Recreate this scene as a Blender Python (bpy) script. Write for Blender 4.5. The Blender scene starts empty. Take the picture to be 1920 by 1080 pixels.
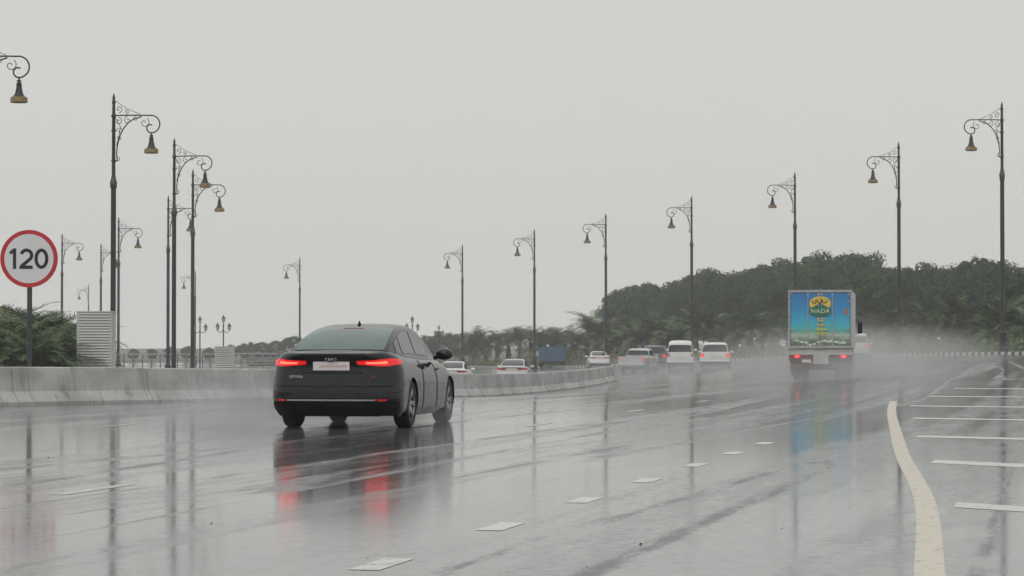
import bpy, bmesh, math, random
from mathutils import Vector, Matrix, noise as mnoise
random.seed(7)
scene=bpy.context.scene
col=scene.collection
F=5000.0; HC=1.13; HY=652.0   # focal length in photo pixels, eye height, horizon row

# ------------------------------------------------------------------ terrain
def sstep(a,b,x):
    t=max(0.0,min(1.0,(x-a)/(b-a))); return t*t*(3-2*t)
def terrain(x,y):
    xa=5+5.5*sstep(50,95,y)+5.5*sstep(95,185,y)
    r=sstep(42,125,y)
    u=(x-xa)*0.088
    lim=0.95 if u>0 else 1.4
    return r*lim*math.tanh(u/lim)
def at_depth(px,d):
    return ((px-960)*d/F, d)
def ground_pt(px,py):
    d=HC*F/(py-HY)
    for i in range(40):
        x=(px-960)*d/F
        d=0.5*d+0.5*(HC-terrain(x,d))*F/(py-HY)
    return (px-960)*d/F,d
def depth_for_top(px,ptop,h):
    d=(h-HC)*F/(HY-ptop)
    for i in range(40):
        x=(px-960)*d/F
        d=0.5*d+0.5*(h+terrain(x,d)-HC)*F/(HY-ptop)
    return (px-960)*d/F,d

# ------------------------------------------------------------------ materials
def newmat(name):
    m=bpy.data.materials.new(name); m.use_nodes=True
    return m,m.node_tree,m.node_tree.nodes['Principled BSDF']
def pmat(name,c,rough=0.5,metal=0.0,var=0.12,scale=6.0,coat=0.0,emit=None,es=0.0,bump=0.0,spec=0.5,vec='Object',cr=0.08):
    m,nt,b=newmat(name)
    tc=nt.nodes.new('ShaderNodeTexCoord')
    n=nt.nodes.new('ShaderNodeTexNoise'); n.inputs['Scale'].default_value=scale; n.inputs['Detail'].default_value=5
    nt.links.new(tc.outputs[vec],n.inputs['Vector'])
    r=nt.nodes.new('ShaderNodeValToRGB')
    r.color_ramp.elements[0].position=0.3; r.color_ramp.elements[1].position=0.7
    r.color_ramp.elements[0].color=(c[0]*(1-var),c[1]*(1-var),c[2]*(1-var),1)
    r.color_ramp.elements[1].color=(min(1,c[0]*(1+var)),min(1,c[1]*(1+var)),min(1,c[2]*(1+var)),1)
    nt.links.new(n.outputs['Fac'],r.inputs['Fac'])
    nt.links.new(r.outputs['Color'],b.inputs['Base Color'])
    b.inputs['Roughness'].default_value=rough; b.inputs['Metallic'].default_value=metal
    b.inputs['Specular IOR Level'].default_value=spec
    b.inputs['Coat Weight'].default_value=coat; b.inputs['Coat Roughness'].default_value=cr
    if emit:
        b.inputs['Emission Color'].default_value=(*emit,1); b.inputs['Emission Strength'].default_value=es
    if bump:
        bp=nt.nodes.new('ShaderNodeBump'); bp.inputs['Strength'].default_value=bump; bp.inputs['Distance'].default_value=0.02
        nt.links.new(n.outputs['Fac'],bp.inputs['Height']); nt.links.new(bp.outputs['Normal'],b.inputs['Normal'])
    return m
def math_node(nt,op,a,b=None,clamp=False):
    n=nt.nodes.new('ShaderNodeMath'); n.operation=op; n.use_clamp=clamp
    for i,v in enumerate((a,b)):
        if v is None: continue
        if isinstance(v,(int,float)): n.inputs[i].default_value=v
        else: nt.links.new(v,n.inputs[i])
    return n.outputs[0]
def noise_node(nt,vec,scale3,detail=4,rough=0.55,rot=0.0):
    mp=nt.nodes.new('ShaderNodeMapping'); mp.inputs['Scale'].default_value=scale3
    nt.links.new(vec,mp.inputs['Vector'])
    n=nt.nodes.new('ShaderNodeTexNoise'); n.inputs['Scale'].default_value=1.0
    n.inputs['Detail'].default_value=detail; n.inputs['Roughness'].default_value=rough
    nt.links.new(mp.outputs[0],n.inputs['Vector'])
    return n.outputs['Fac']
def maprange(nt,v,a,b,c,d):
    n=nt.nodes.new('ShaderNodeMapRange'); n.interpolation_type='SMOOTHSTEP'
    nt.links.new(v,n.inputs['Value'])
    for k,x in zip(('From Min','From Max','To Min','To Max'),(a,b,c,d)): n.inputs[k].default_value=x
    return n.outputs[0]
def lane_vec(nt):
    tc=nt.nodes.new('ShaderNodeTexCoord')
    mp=nt.nodes.new('ShaderNodeMapping'); mp.inputs['Rotation'].default_value=(0,0,0.208)
    nt.links.new(tc.outputs['Object'],mp.inputs['Vector'])
    return mp.outputs[0]

def wet_asphalt():
    m,nt,b=newmat('wet_asphalt')
    v=lane_vec(nt)
    broad=noise_node(nt,v,(0.9,0.014,1),3,0.5)       # wheel-path bands
    thin=noise_node(nt,v,(0.60,0.012,1),2,0.4)       # a few thin tyre tracks (iso-lines)
    brk=noise_node(nt,v,(3.5,0.5,1),6,0.7)
    pud=noise_node(nt,v,(0.50,0.18,1),5,0.6)
    ripple=noise_node(nt,v,(9,9,1),4,0.72)
    pock=noise_node(nt,v,(26,26,1),3,0.8)
    s1=maprange(nt,broad,0.50,0.60,0,1)
    s1=math_node(nt,'MULTIPLY',s1,maprange(nt,brk,0.34,0.62,0.1,1))
    ln=maprange(nt,math_node(nt,'ABSOLUTE',math_node(nt,'SUBTRACT',thin,0.5)),0.002,0.018,1,0)
    lines=math_node(nt,'MULTIPLY',ln,maprange(nt,brk,0.40,0.60,0.10,1))
    p1=maprange(nt,pud,0.40,0.62,0,1)
    rp=maprange(nt,ripple,0.46,0.64,0,1)
    pk=maprange(nt,pock,0.52,0.66,0,1)
    a=math_node(nt,'MULTIPLY',lines,0.72)
    a=math_node(nt,'ADD',a,math_node(nt,'MULTIPLY',s1,0.30))
    a=math_node(nt,'ADD',a,math_node(nt,'MULTIPLY',rp,math_node(nt,'ADD',math_node(nt,'MULTIPLY',p1,0.20),0.09)))
    a=math_node(nt,'ADD',a,math_node(nt,'MULTIPLY',pk,math_node(nt,'ADD',math_node(nt,'MULTIPLY',p1,0.20),0.13)),True)
    rg=math_node(nt,'ADD',math_node(nt,'MULTIPLY',a,0.24),0.065)
    nt.links.new(rg,b.inputs['Roughness'])
    mx=nt.nodes.new('ShaderNodeMix'); mx.data_type='RGBA'
    mx.inputs[6].default_value=(0.105,0.107,0.112,1); mx.inputs[7].default_value=(0.026,0.027,0.029,1)
    nt.links.new(a,mx.inputs[0]); nt.links.new(mx.outputs[2],b.inputs['Base Color'])
    b.inputs['IOR'].default_value=1.5
    bp=nt.nodes.new('ShaderNodeBump'); bp.inputs['Distance'].default_value=0.003
    hh=math_node(nt,'ADD',math_node(nt,'MULTIPLY',pock,0.5),math_node(nt,'MULTIPLY',ripple,0.9))
    nt.links.new(hh,bp.inputs['Height'])
    nt.links.new(math_node(nt,'ADD',math_node(nt,'MULTIPLY',a,0.45),0.13),bp.inputs['Strength'])
    nt.links.new(bp.outputs['Normal'],b.inputs['Normal'])
    return m
def paint_mat(name,c,worn=(0.52,0.70),film=0.0):
    m,nt,b=newmat(name)
    v=lane_vec(nt)
    w=noise_node(nt,v,(9,5,1),7,0.78)
    mx=nt.nodes.new('ShaderNodeMix'); mx.data_type='RGBA'
    mx.inputs[6].default_value=(*c,1); mx.inputs[7].default_value=(0.10,0.10,0.10,1)
    nt.links.new(maprange(nt,w,worn[0],worn[1],0,.95),mx.inputs[0]); nt.links.new(mx.outputs[2],b.inputs['Base Color'])
    b.inputs['Roughness'].default_value=0.22; b.inputs['IOR'].default_value=1.45
    bp=nt.nodes.new('ShaderNodeBump'); bp.inputs['Distance'].default_value=0.003; bp.inputs['Strength'].default_value=0.3
    nt.links.new(w,bp.inputs['Height']); nt.links.new(bp.outputs['Normal'],b.inputs['Normal'])
    return m
def concrete_mat():
    m,nt,b=newmat('stained_concrete')
    tc=nt.nodes.new('ShaderNodeTexCoord'); v=tc.outputs['Object']
    geo=nt.nodes.new('ShaderNodeNewGeometry'); gp=geo.outputs['Position']
    big=noise_node(nt,gp,(0.5,0.5,1.2),5,0.6)
    drip=noise_node(nt,gp,(3.2,3.2,0.35),5,0.7)
    blot=noise_node(nt,gp,(1.6,1.6,2.4),6,0.75)
    fine=noise_node(nt,gp,(22,22,22),4,0.7)
    mx=nt.nodes.new('ShaderNodeMix'); mx.data_type='RGBA'
    mx.inputs[6].default_value=(0.50,0.50,0.485,1); mx.inputs[7].default_value=(0.33,0.33,0.315,1)
    nt.links.new(maprange(nt,big,0.35,0.65,0,1),mx.inputs[0])
    m2=nt.nodes.new('ShaderNodeMix'); m2.data_type='RGBA'
    nt.links.new(mx.outputs[2],m2.inputs[6]); m2.inputs[7].default_value=(0.11,0.105,0.095,1)
    sep=nt.nodes.new('ShaderNodeSeparateXYZ'); nt.links.new(v,sep.inputs[0])
    low=maprange(nt,sep.outputs[2],0.05,0.5,1.0,0.35)
    dr=math_node(nt,'MULTIPLY',maprange(nt,drip,0.50,0.70,0,0.95),low)
    dr=math_node(nt,'MAXIMUM',dr,maprange(nt,blot,0.62,0.72,0,0.6))
    nt.links.new(dr,m2.inputs[0]); nt.links.new(m2.outputs[2],b.inputs['Base Color'])
    b.inputs['Roughness'].default_value=0.6
    bp=nt.nodes.new('ShaderNodeBump'); bp.inputs['Distance'].default_value=0.01; bp.inputs['Strength'].default_value=0.4
    nt.links.new(fine,bp.inputs['Height']); nt.links.new(bp.outputs['Normal'],b.inputs['Normal'])
    return m
def foliage_mat(name,dark,light,sc=0.7):
    m,nt,b=newmat(name)
    tc=nt.nodes.new('ShaderNodeTexCoord')
    oi=nt.nodes.new('ShaderNodeObjectInfo')
    n=noise_node(nt,tc.outputs['Object'],(sc,sc,sc),4,0.65)
    f=math_node(nt,'ADD',maprange(nt,n,0.35,0.68,0,1),math_node(nt,'MULTIPLY',math_node(nt,'SUBTRACT',oi.outputs['Random'],0.5),0.4),True)
    mx=nt.nodes.new('ShaderNodeMix'); mx.data_type='RGBA'
    mx.inputs[6].default_value=(*dark,1); mx.inputs[7].default_value=(*light,1)
    nt.links.new(f,mx.inputs[0]); nt.links.new(mx.outputs[2],b.inputs['Base Color'])
    b.inputs['Roughness'].default_value=0.8; b.inputs['Specular IOR Level'].default_value=0.12
    return m
M={}
M['asphalt']=wet_asphalt()
M['white_line']=paint_mat('white_road_paint',(0.56,0.56,0.545),(0.52,0.66))
M['faint_line']=paint_mat('worn_white_road_paint',(0.46,0.46,0.45),(0.48,0.62))
M['yellow_line']=paint_mat('yellow_road_paint',(0.56,0.49,0.36),(0.52,0.66))
M['concrete']=concrete_mat()
M['verge']=pmat('wet_sandy_verge',(0.085,0.085,0.06),0.9,var=0.4,scale=0.3)
M['iron']=pmat('black_painted_iron',(0.022,0.024,0.026),0.45,0.3,var=0.3,scale=3)
M['brass']=pmat('aged_brass',(0.30,0.21,0.10),0.45,0.6,var=0.3,scale=5)
M['pole_band']=pmat('weathered_gilt_band',(0.10,0.075,0.045),0.5,0.5,var=0.3)
M['black_paint']=pmat('black_car_paint',(0.004,0.005,0.007),0.5,0.0,var=0.15,scale=3,coat=0.8,spec=0.03,cr=0.02)
M['white_paint']=pmat('white_car_paint',(0.78,0.78,0.77),0.35,0.0,var=0.05,scale=2,coat=0.5)
M['silver_paint']=pmat('silver_car_paint',(0.54,0.54,0.55),0.35,0.3,var=0.08,scale=2,coat=0.5)
M['grey_paint']=pmat('dark_grey_car_paint',(0.10,0.105,0.11),0.35,0.2,var=0.1,scale=2,coat=0.5)
M['tan_paint']=pmat('tan_vehicle_paint',(0.16,0.14,0.125),0.5,0.0,var=0.2,scale=2)
M['blue_paint']=pmat('blue_truck_paint',(0.07,0.13,0.22),0.5,0.0,var=0.15,scale=1)
M['glass']=pmat('tinted_car_glass',(0.012,0.018,0.018),0.06,0.0,var=0.2,scale=1.5,spec=0.6)
M['rear_glass']=pmat('wet_rear_glass',(0.06,0.11,0.105),0.10,0.0,var=0.35,scale=1.4,spec=0.7)
M['plastic']=pmat('black_plastic',(0.008,0.008,0.009),0.6,var=0.2,spec=0.15)
M['tyre']=pmat('tyre_rubber',(0.013,0.013,0.013),0.6,var=0.25,spec=0.25)
M['rim']=pmat('alloy_rim',(0.30,0.30,0.31),0.35,0.9,var=0.15)
M['chrome']=pmat('chrome_trim',(0.62,0.62,0.64),0.25,1.0,var=0.05)
M['red_lit']=pmat('lit_brake_lens',(0.35,0.008,0.01),0.2,emit=(1.0,0.012,0.015),es=0.55,var=0.1,scale=20)
M['red_bright']=pmat('bright_brake_element',(0.6,0.02,0.02),0.2,emit=(1.0,0.05,0.03),es=6.5,var=0.1,scale=20)
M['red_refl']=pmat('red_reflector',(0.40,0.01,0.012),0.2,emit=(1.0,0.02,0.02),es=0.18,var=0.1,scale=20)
M['red_dim']=pmat('red_lens',(0.22,0.008,0.01),0.2,emit=(1.0,0.02,0.02),es=0.12,var=0.2,scale=20)
M['red_on']=pmat('lit_red_lens',(0.4,0.008,0.01),0.2,emit=(1.0,0.03,0.02),es=0.8,var=0.2,scale=20)
M['red_mid']=pmat('lit_tail_lens',(0.5,0.01,0.01),0.2,emit=(1.0,0.03,0.02),es=3.2,var=0.1,scale=20)
M['plate']=pmat('plate_white',(0.72,0.66,0.66),0.4,var=0.1,scale=30)
M['plate_red']=pmat('plate_red_band',(0.60,0.42,0.42),0.4,var=0.1)
M['sign_white']=pmat('sign_white',(0.74,0.73,0.74),0.45,var=0.04,scale=2)
M['sign_red']=pmat('sign_red',(0.52,0.02,0.03),0.4,var=0.1,scale=3)
M['sign_black']=pmat('sign_black',(0.010,0.010,0.010),0.5,var=0.1)
M['galv']=pmat('galvanised_steel',(0.22,0.23,0.24),0.45,0.6,var=0.2,scale=4)
M['post_grey']=pmat('dark_grey_post',(0.06,0.062,0.065),0.5,0.3,var=0.2,scale=4)
M['cabinet']=pmat('off_white_sheet_metal',(0.52,0.52,0.49),0.5,var=0.14,scale=1.3)
M['white_metal']=pmat('white_truck_metal',(0.54,0.54,0.53),0.45,var=0.2,scale=2)
M['alu']=pmat('aluminium_trim',(0.44,0.44,0.44),0.4,0.3,var=0.15)
M['red_paint']=pmat('red_brown_paint',(0.16,0.07,0.06),0.5,var=0.3,scale=2)
M['logo_green']=pmat('logo_green',(0.03,0.17,0.08),0.45,var=0.08)
M['logo_yellow']=pmat('logo_yellow',(0.78,0.56,0.09),0.45,var=0.08)
M['logo_lime']=pmat('logo_lime',(0.42,0.52,0.16),0.45,var=0.15)
M['logo_white']=pmat('logo_white',(0.68,0.72,0.62),0.45,var=0.1)
M['logo_ink']=pmat('logo_ink',(0.03,0.05,0.03),0.45,var=0.05)
M['orange']=pmat('orange_sticker',(0.38,0.2,0.12),0.5,var=0.1)
M['leaf']=foliage_mat('dark_tree_foliage',(0.022,0.040,0.015),(0.066,0.102,0.040),0.75)
M['palm']=foliage_mat('palm_foliage',(0.058,0.084,0.036),(0.15,0.185,0.095),0.9)
M['bark']=pmat('bark',(0.09,0.07,0.05),0.9,var=0.3,scale=6)
M['kerb_b']=pmat('kerb_black',(0.03,0.03,0.03),0.6,var=0.2)
M['kerb_w']=pmat('kerb_white',(0.6,0.6,0.58),0.6,var=0.15)
M['lantern_glass']=pmat('lantern_glass',(0.5,0.45,0.35),0.3,var=0.1)

# ------------------------------------------------------------------ object helpers
def mesh_from(verts,faces,name='m',smooth=False,mat=None):
    me=bpy.data.meshes.new(name); me.from_pydata([tuple(v) for v in verts],[],faces); me.update()
    if smooth: me.polygons.foreach_set('use_smooth',[True]*len(me.polygons))
    if mat is not None:
        for k in (mat if isinstance(mat,list) else [mat]): me.materials.append(M[k])
    return me
def part(name,me,parent,loc=(0,0,0),rot=(0,0,0),label=None):
    o=bpy.data.objects.new(name,me); col.objects.link(o); o.location=loc; o.rotation_euler=rot
    if parent: o.parent=parent
    if label: o['label']=label
    return o
def thing(name,label,category,loc=(0,0,0),rotz=0,me=None,group=None):
    o=bpy.data.objects.new(name,me); col.objects.link(o)
    o.location=loc; o.rotation_euler=(0,0,rotz)
    o['label']=label; o['category']=category
    if group: o['group']=group
    return o
def clone(o,parent=None,loc=None,rotz=None,scale=None,label=None):
    c=o.copy(); col.objects.link(c)
    if parent: c.parent=parent
    if loc is not None: c.location=loc
    if rotz is not None: c.rotation_euler=(0,0,rotz)
    if scale is not None: c.scale=scale
    if label: c['label']=label
    for ch in list(o.children): clone(ch,c)
    return c
class MB:
    """mesh builder with material slots"""
    def __init__(s): s.v=[]; s.f=[]; s.mi=[]
    def add(s,vs,fs,mi=0):
        o=len(s.v); s.v+= [tuple(p) for p in vs]; s.f+=[tuple(i+o for i in f) for f in fs]; s.mi+=[mi]*len(fs)
    def box(s,c,sz,mi=0,bev=0.0,rotz=0.0):
        x,y,z=[k/2 for k in sz]
        if bev<=0:
            vs=[(sx*x,sy*y,sz_*z) for sx in(-1,1) for sy in(-1,1) for sz_ in(-1,1)]
            fs=[(0,1,3,2),(4,6,7,5),(0,4,5,1),(2,3,7,6),(0,2,6,4),(1,5,7,3)]
        else:
            b=bmesh.new(); bmesh.ops.create_cube(b,size=1)
            for v in b.verts: v.co=Vector((v.co.x*sz[0],v.co.y*sz[1],v.co.z*sz[2]))
            bmesh.ops.bevel(b,geom=list(b.edges),offset=bev,segments=2,affect='EDGES')
            b.verts.index_update()
            vs=[tuple(v.co) for v in b.verts]; fs=[tuple(v.index for v in f.verts) for f in b.faces]; b.free()
        cs,sn=math.cos(rotz),math.sin(rotz)
        vs=[(p[0]*cs-p[1]*sn+c[0],p[0]*sn+p[1]*cs+c[1],p[2]+c[2]) for p in vs]
        s.add(vs,fs,mi)
    def tube(s,pts,r,n=6,mi=0,closed_ends=True):
        pts=[Vector(p) for p in pts]; rs=r if isinstance(r,(list,tuple)) else [r]*len(pts)
        vs=[];fs=[]
        t0=(pts[1]-pts[0]).normalized()
        up=Vector((0,1,0)) if abs(t0.y)<0.9 else Vector((1,0,0))
        nrm=t0.cross(up).normalized()
        for i,p in enumerate(pts):
            if i==0:t=(pts[1]-pts[0])
            elif i==len(pts)-1:t=pts[-1]-pts[-2]
            else:t=pts[i+1]-pts[i-1]
            if t.length<1e-9: t=t0
            t.normalize()
            nrm=(nrm-t*nrm.dot(t))
            if nrm.length<1e-6: nrm=t.orthogonal()
            nrm.normalize(); bn=t.cross(nrm)
            for k in range(n):
                a=2*math.pi*k/n
                vs.append(p+(nrm*math.cos(a)+bn*math.sin(a))*rs[i])
        for i in range(len(pts)-1):
            for k in range(n):
                k2=(k+1)%n
                fs.append((i*n+k,i*n+k2,(i+1)*n+k2,(i+1)*n+k))
        if closed_ends:
            fs.append(tuple(reversed(range(n)))); fs.append(tuple((len(pts)-1)*n+k for k in range(n)))
        s.add(vs,fs,mi)
    def lathe(s,prof,n=16,c=(0,0,0),axis='z',mi=0):
        vs=[];fs=[]
        for r,z in prof:
            for k in range(n):
                a=2*math.pi*k/n
                p=(r*math.cos(a),r*math.sin(a),z)
                if axis=='x': p=(p[2],p[0],p[1])
                if axis=='y': p=(p[0],p[2],p[1])
                vs.append((p[0]+c[0],p[1]+c[1],p[2]+c[2]))
        for i in range(len(prof)-1):
            for k in range(n):
                k2=(k+1)%n
                fs.append((i*n+k,i*n+k2,(i+1)*n+k2,(i+1)*n+k))
        s.add(vs,fs,mi)
    def ribbon(s,pts,w,y,mi=0):
        """flat stroke in the xz plane facing -y"""
        P=[Vector((p[0],p[1])) for p in pts]; vs=[]
        for i,p in enumerate(P):
            t=(P[min(i+1,len(P)-1)]-P[max(i-1,0)]).normalized(); nn=Vector((-t.y,t.x))*w/2
            vs.append((p.x+nn.x,y,p.y+nn.y)); vs.append((p.x-nn.x,y,p.y-nn.y))
        s.add(vs,[(2*i,2*i+1,2*i+3,2*i+2) for i in range(len(P)-1)],mi)
    def mesh(s,mats,smooth=False,name='m'):
        me=mesh_from(s.v,s.f,name,smooth,mats if isinstance(mats,list) else [mats])
        me.polygons.foreach_set('material_index',s.mi); me.update()
        return me
def smooth_by_angle(me,deg=35):
    bm=bmesh.new(); bm.from_mesh(me)
    for f in bm.faces: f.smooth=True
    for e in bm.edges:
        if len(e.link_faces)==2 and e.calc_face_angle(0)>math.radians(deg): e.smooth=False
    bm.normal_update(); bm.to_mesh(me); bm.free(); return me
def text_mesh(s,size,mat,extrude=0.002,bold=0.0,sx=1.0,spacing=1.0):
    cu=bpy.data.curves.new('t','FONT'); cu.body=s; cu.size=size; cu.extrude=extrude; cu.offset=bold; cu.space_character=spacing
    cu.align_x='CENTER'; cu.align_y='CENTER'; cu.resolution_u=4
    o=bpy.data.objects.new('t',cu); col.objects.link(o)
    bpy.context.view_layer.update()
    dg=bpy.context.evaluated_depsgraph_get()
    me=bpy.data.meshes.new_from_object(o.evaluated_get(dg))
    bpy.data.objects.remove(o); me.materials.clear(); me.materials.append(M[mat])
    me.transform(Matrix.Rotation(math.radians(90),4,'X')@Matrix.Diagonal((sx,1,1,1)))
    return me

# ------------------------------------------------------------------ ground, road, markings
def frange(a,b,s):
    r=[];x=a
    while x<b-1e-6: r.append(x); x+=s
    r.append(b); return r
xs=[-4000,-2000,-1000,-500,-250,-120]+frange(-80,60,4)+[90,150,300,600,1200,2500,4000]
ys=[-300,-100,-40]+frange(-12,420,4)+[470,550,700,1000,1500,2500,4500,8000]
v=[(x,y,terrain(x,y)-0.07) for y in ys for x in xs]
nx=len(xs)
f=[(j*nx+i,j*nx+i+1,(j+1)*nx+i+1,(j+1)*nx+i) for j in range(len(ys)-1) for i in range(nx-1)]
g=part('ground',mesh_from(v,f,'ground',True,'verge'),None); g['kind']='structure'; g['label']='damp sandy ground beside the highway'; 

KERB=[(29,-20),(28.6,60),(27.2,112),(25.1,142),(23.2,169),(19.6,198),(13.9,229),(7.2,260),(0.2,294),(-8.6,337),(-32,386),(-57,457)]
def interp(tbl,y):
    if y<=tbl[0][1]: return tbl[0][0]
    for i in range(len(tbl)-1):
        if tbl[i][1]<=y<=tbl[i+1][1]:
            t=(y-tbl[i][1])/(tbl[i+1][1]-tbl[i][1])
            p=[tbl[max(0,i-1)][0],tbl[i][0],tbl[i+1][0],tbl[min(len(tbl)-1,i+2)][0]]
            return 0.5*((2*p[1])+(-p[0]+p[2])*t+(2*p[0]-5*p[1]+4*p[2]-p[3])*t*t+(-p[0]+3*p[1]-3*p[2]+p[3])*t**3)
    return tbl[-1][0]
ys=frange(-14,456,2); NXR=40
v=[];f=[]
for y in ys:
    xr=interp(KERB,y)
    for i in range(NXR+1):
        x=xr-52*(1-i/NXR); v.append((x,y,terrain(x,y)))
n1=NXR+1
f=[(j*n1+i,j*n1+i+1,(j+1)*n1+i+1,(j+1)*n1+i) for j in range(len(ys)-1) for i in range(NXR)]
r=part('road',mesh_from(v,f,'road',True,'asphalt'),None); r['kind']='structure'; r['label']='rain-soaked multi-lane asphalt highway'

mb=MB(); yy=frange(60,330,0.7)
for k in range(len(yy)-1):
    a,b=yy[k],yy[k+1]; xa,xb=interp(KERB,a),interp(KERB,b)
    za,zb=terrain(xa,a),terrain(xb,b)
    vs=[(xa,a,za-0.05),(xa+.02,a,za+.14),(xa+.25,a,za+.15),(xa+.25,a,za-.05),(xb,b,zb-0.05),(xb+.02,b,zb+.14),(xb+.25,b,zb+.15),(xb+.25,b,zb-.05)]
    mb.add(vs,[(0,1,5,4),(1,2,6,5),(2,3,7,6),(0,3,2,1),(4,5,6,7)],k%2)
k=part('kerb',mb.mesh(['kerb_b','kerb_w'],name='kerb'),None); k['kind']='structure'; k['label']='black and white striped concrete kerb'

def strip(path,width,mb,dz=0.002):
    pts=[Vector((p[0],p[1])) for p in path]
    fine=[pts[0]]
    for a,b in zip(pts,pts[1:]):
        n=max(1,int((b-a).length/1.0))
        for i in range(1,n+1): fine.append(a.lerp(b,i/n))
    vs=[]
    for i,p in enumerate(fine):
        t=(fine[min(i+1,len(fine)-1)]-fine[max(i-1,0)]).normalized(); nn=Vector((t.y,-t.x))
        for s in(-1,1):
            q=p+nn*s*width/2; vs.append((q.x,q.y,terrain(q.x,q.y)+dz))
    mb.add(vs,[(2*i,2*i+1,2*i+3,2*i+2) for i in range(len(fine)-1)])
def crom(P,t):
    n=len(P)-1; t=max(0,min(n-1e-9,t)); i=int(t); u=t-i
    p0,p1,p2,p3=P[max(0,i-1)],P[i],P[i+1],P[min(n,i+2)]
    return [0.5*((2*b)+(-a+c)*u+(2*a-5*b+4*c-d)*u*u+(-a+3*b-3*c+d)*u**3) for a,b,c,d in zip(p0,p1,p2,p3)]
H=Vector((math.sin(0.205),math.cos(0.205)))
def marking(name,mbx,mat,label):
    me=mbx.mesh(mat,name=name)
    bm=bmesh.new(); bm.from_mesh(me)
    for q in bm.faces:
        if q.normal.z<0: q.normal_flip()
    bm.to_mesh(me); bm.free()
    o=part(name,me,None); o['kind']='structure'; o['label']=label
mb=MB()
base=Vector((-0.68,13.95))
for i in range(-1,7):
    p=base+H*(3.0*i)
    strip([p-H*0.38,p+H*0.38],0.17,mb)
marking('lane_marking',mb,'white_line','short white dashed lane marking')
mb=MB(); base=Vector((-3.33,21.3))
for i in (0,2,3,4):
    p=base+H*(9.1*i); strip([p-H*0.8,p+H*0.8],0.14,mb)
base=Vector((-7.6,30))
for i in range(-1,5):
    p=base+H*(9.1*i); strip([p-H*0.8,p+H*0.8],0.12,mb)
marking('lane_marking',mb,'faint_line','faint dashed lane marking worn by traffic')
def yx(d):
    return .28+.136*d+(.00060*(d-42)**2 if d>42 else 0)+.085*math.exp(-((d-20)/5.5)**2)-.04*math.exp(-((d-11)/4)**2)
path=[]; d=7.0
while d<56: path.append((yx(d),d)); d+=0.5
mb=MB(); strip(path,0.155,mb); marking('edge_line',mb,'yellow_line','continuous yellow edge line')
mb=MB()
for (x0,y0,x1,y1,w) in [(1790,946,1960,957,0.62),(1748,865,1960,875,0.80),(1718,818,1960,824,0.7),(1711,784,1960,788,0.7),(1706,761,1960,764,0.7),(1745,743,1960,745,0.7),(1790,728,1960,729.5,0.7)]:
    a=Vector(ground_pt(x0,y0)); b=Vector(ground_pt(x1,y1)); dr=(b-a).normalized()
    L=7 if y0>800 else 9
    nn=10; vs=[]
    for i in range(nn+1):
        for s in(-.5,.5):
            q=a+dr*L*i/nn+H*w*s; vs.append((q.x,q.y,terrain(q.x,q.y)+.002))
    mb.add(vs,[(2*i,2*i+2,2*i+3,2*i+1) for i in range(nn)])
marking('hatched_marking',mb,'white_line','white hatched chevron stripes beside the yellow line')

# ------------------------------------------------------------------ concrete barriers
BP=[(-19.6,33),(-14.8,44),(-10.5,55),(-6.3,68),(-1.9,89),(1.2,108),(3.6,126),(5.4,144)]
dense=[Vector(crom(BP,i*0.02)) for i in range(0,(len(BP)-1)*50+1)]
cum=[0]
for a,b in zip(dense,dense[1:]): cum.append(cum[-1]+(b-a).length)
def along(s):
    s=max(0,min(cum[-1],s))
    for i in range(len(cum)-1):
        if cum[i+1]>=s:
            return dense[i].lerp(dense[i+1],(s-cum[i])/(cum[i+1]-cum[i]))
    return dense[-1]
prof=[(0.30,-0.05),(0.30,0.08),(0.285,0.10),(0.16,0.30),(0.115,0.72),(0.10,0.79),(0.075,0.81)]
full=[(x,z) for x,z in prof]+[(-x,z) for x,z in reversed(prof)]
seg=6.0; n=int(cum[-1]/seg)
for k in range(n+1):
    s0=k*seg+0.015; s1=min((k+1)*seg-0.015,cum[-1])
    if s1-s0<1: continue
    st=[s0,s0+.03]+[s0+(s1-s0)*i/6 for i in range(1,6)]+[s1-.03,s1]
    ns=len(st)
    c0=along((s0+s1)/2); zc=terrain(c0.x,c0.y)
    vs=[];fs=[]
    m=len(full)
    jit=random.uniform(-0.012,0.012); jz=random.uniform(-0.008,0.008)
    for i,s in enumerate(st):
        p=along(s); q=along(s+0.1)-along(s-0.1); q.normalize(); nn=Vector((q.y,-q.x))
        sh=0.975 if i in(0,ns-1) else 1.0
        for x,z in full:
            w=p+nn*(x*sh+jit)
            vs.append((w.x-c0.x,w.y-c0.y,terrain(p.x,p.y)-zc+z*(sh if z>0 else 1)+jz))
    for i in range(ns-1):
        for j in range(m):
            j2=(j+1)%m; fs.append((i*m+j,i*m+j2,(i+1)*m+j2,(i+1)*m+j))
    fs.append(tuple(range(m))); fs.append(tuple(reversed([(ns-1)*m+j for j in range(m)])))
    me=mesh_from(vs,fs,'barrier',False,'concrete')
    bm=bmesh.new(); bm.from_mesh(me); bmesh.ops.recalc_face_normals(bm,faces=bm.faces); bm.to_mesh(me); bm.free()
    smooth_by_angle(me,25)
    thing('concrete_barrier','grey stained concrete traffic barrier segment on wet road','barrier',(c0.x,c0.y,zc),0,me,'concrete barriers along the carriageway')

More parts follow.
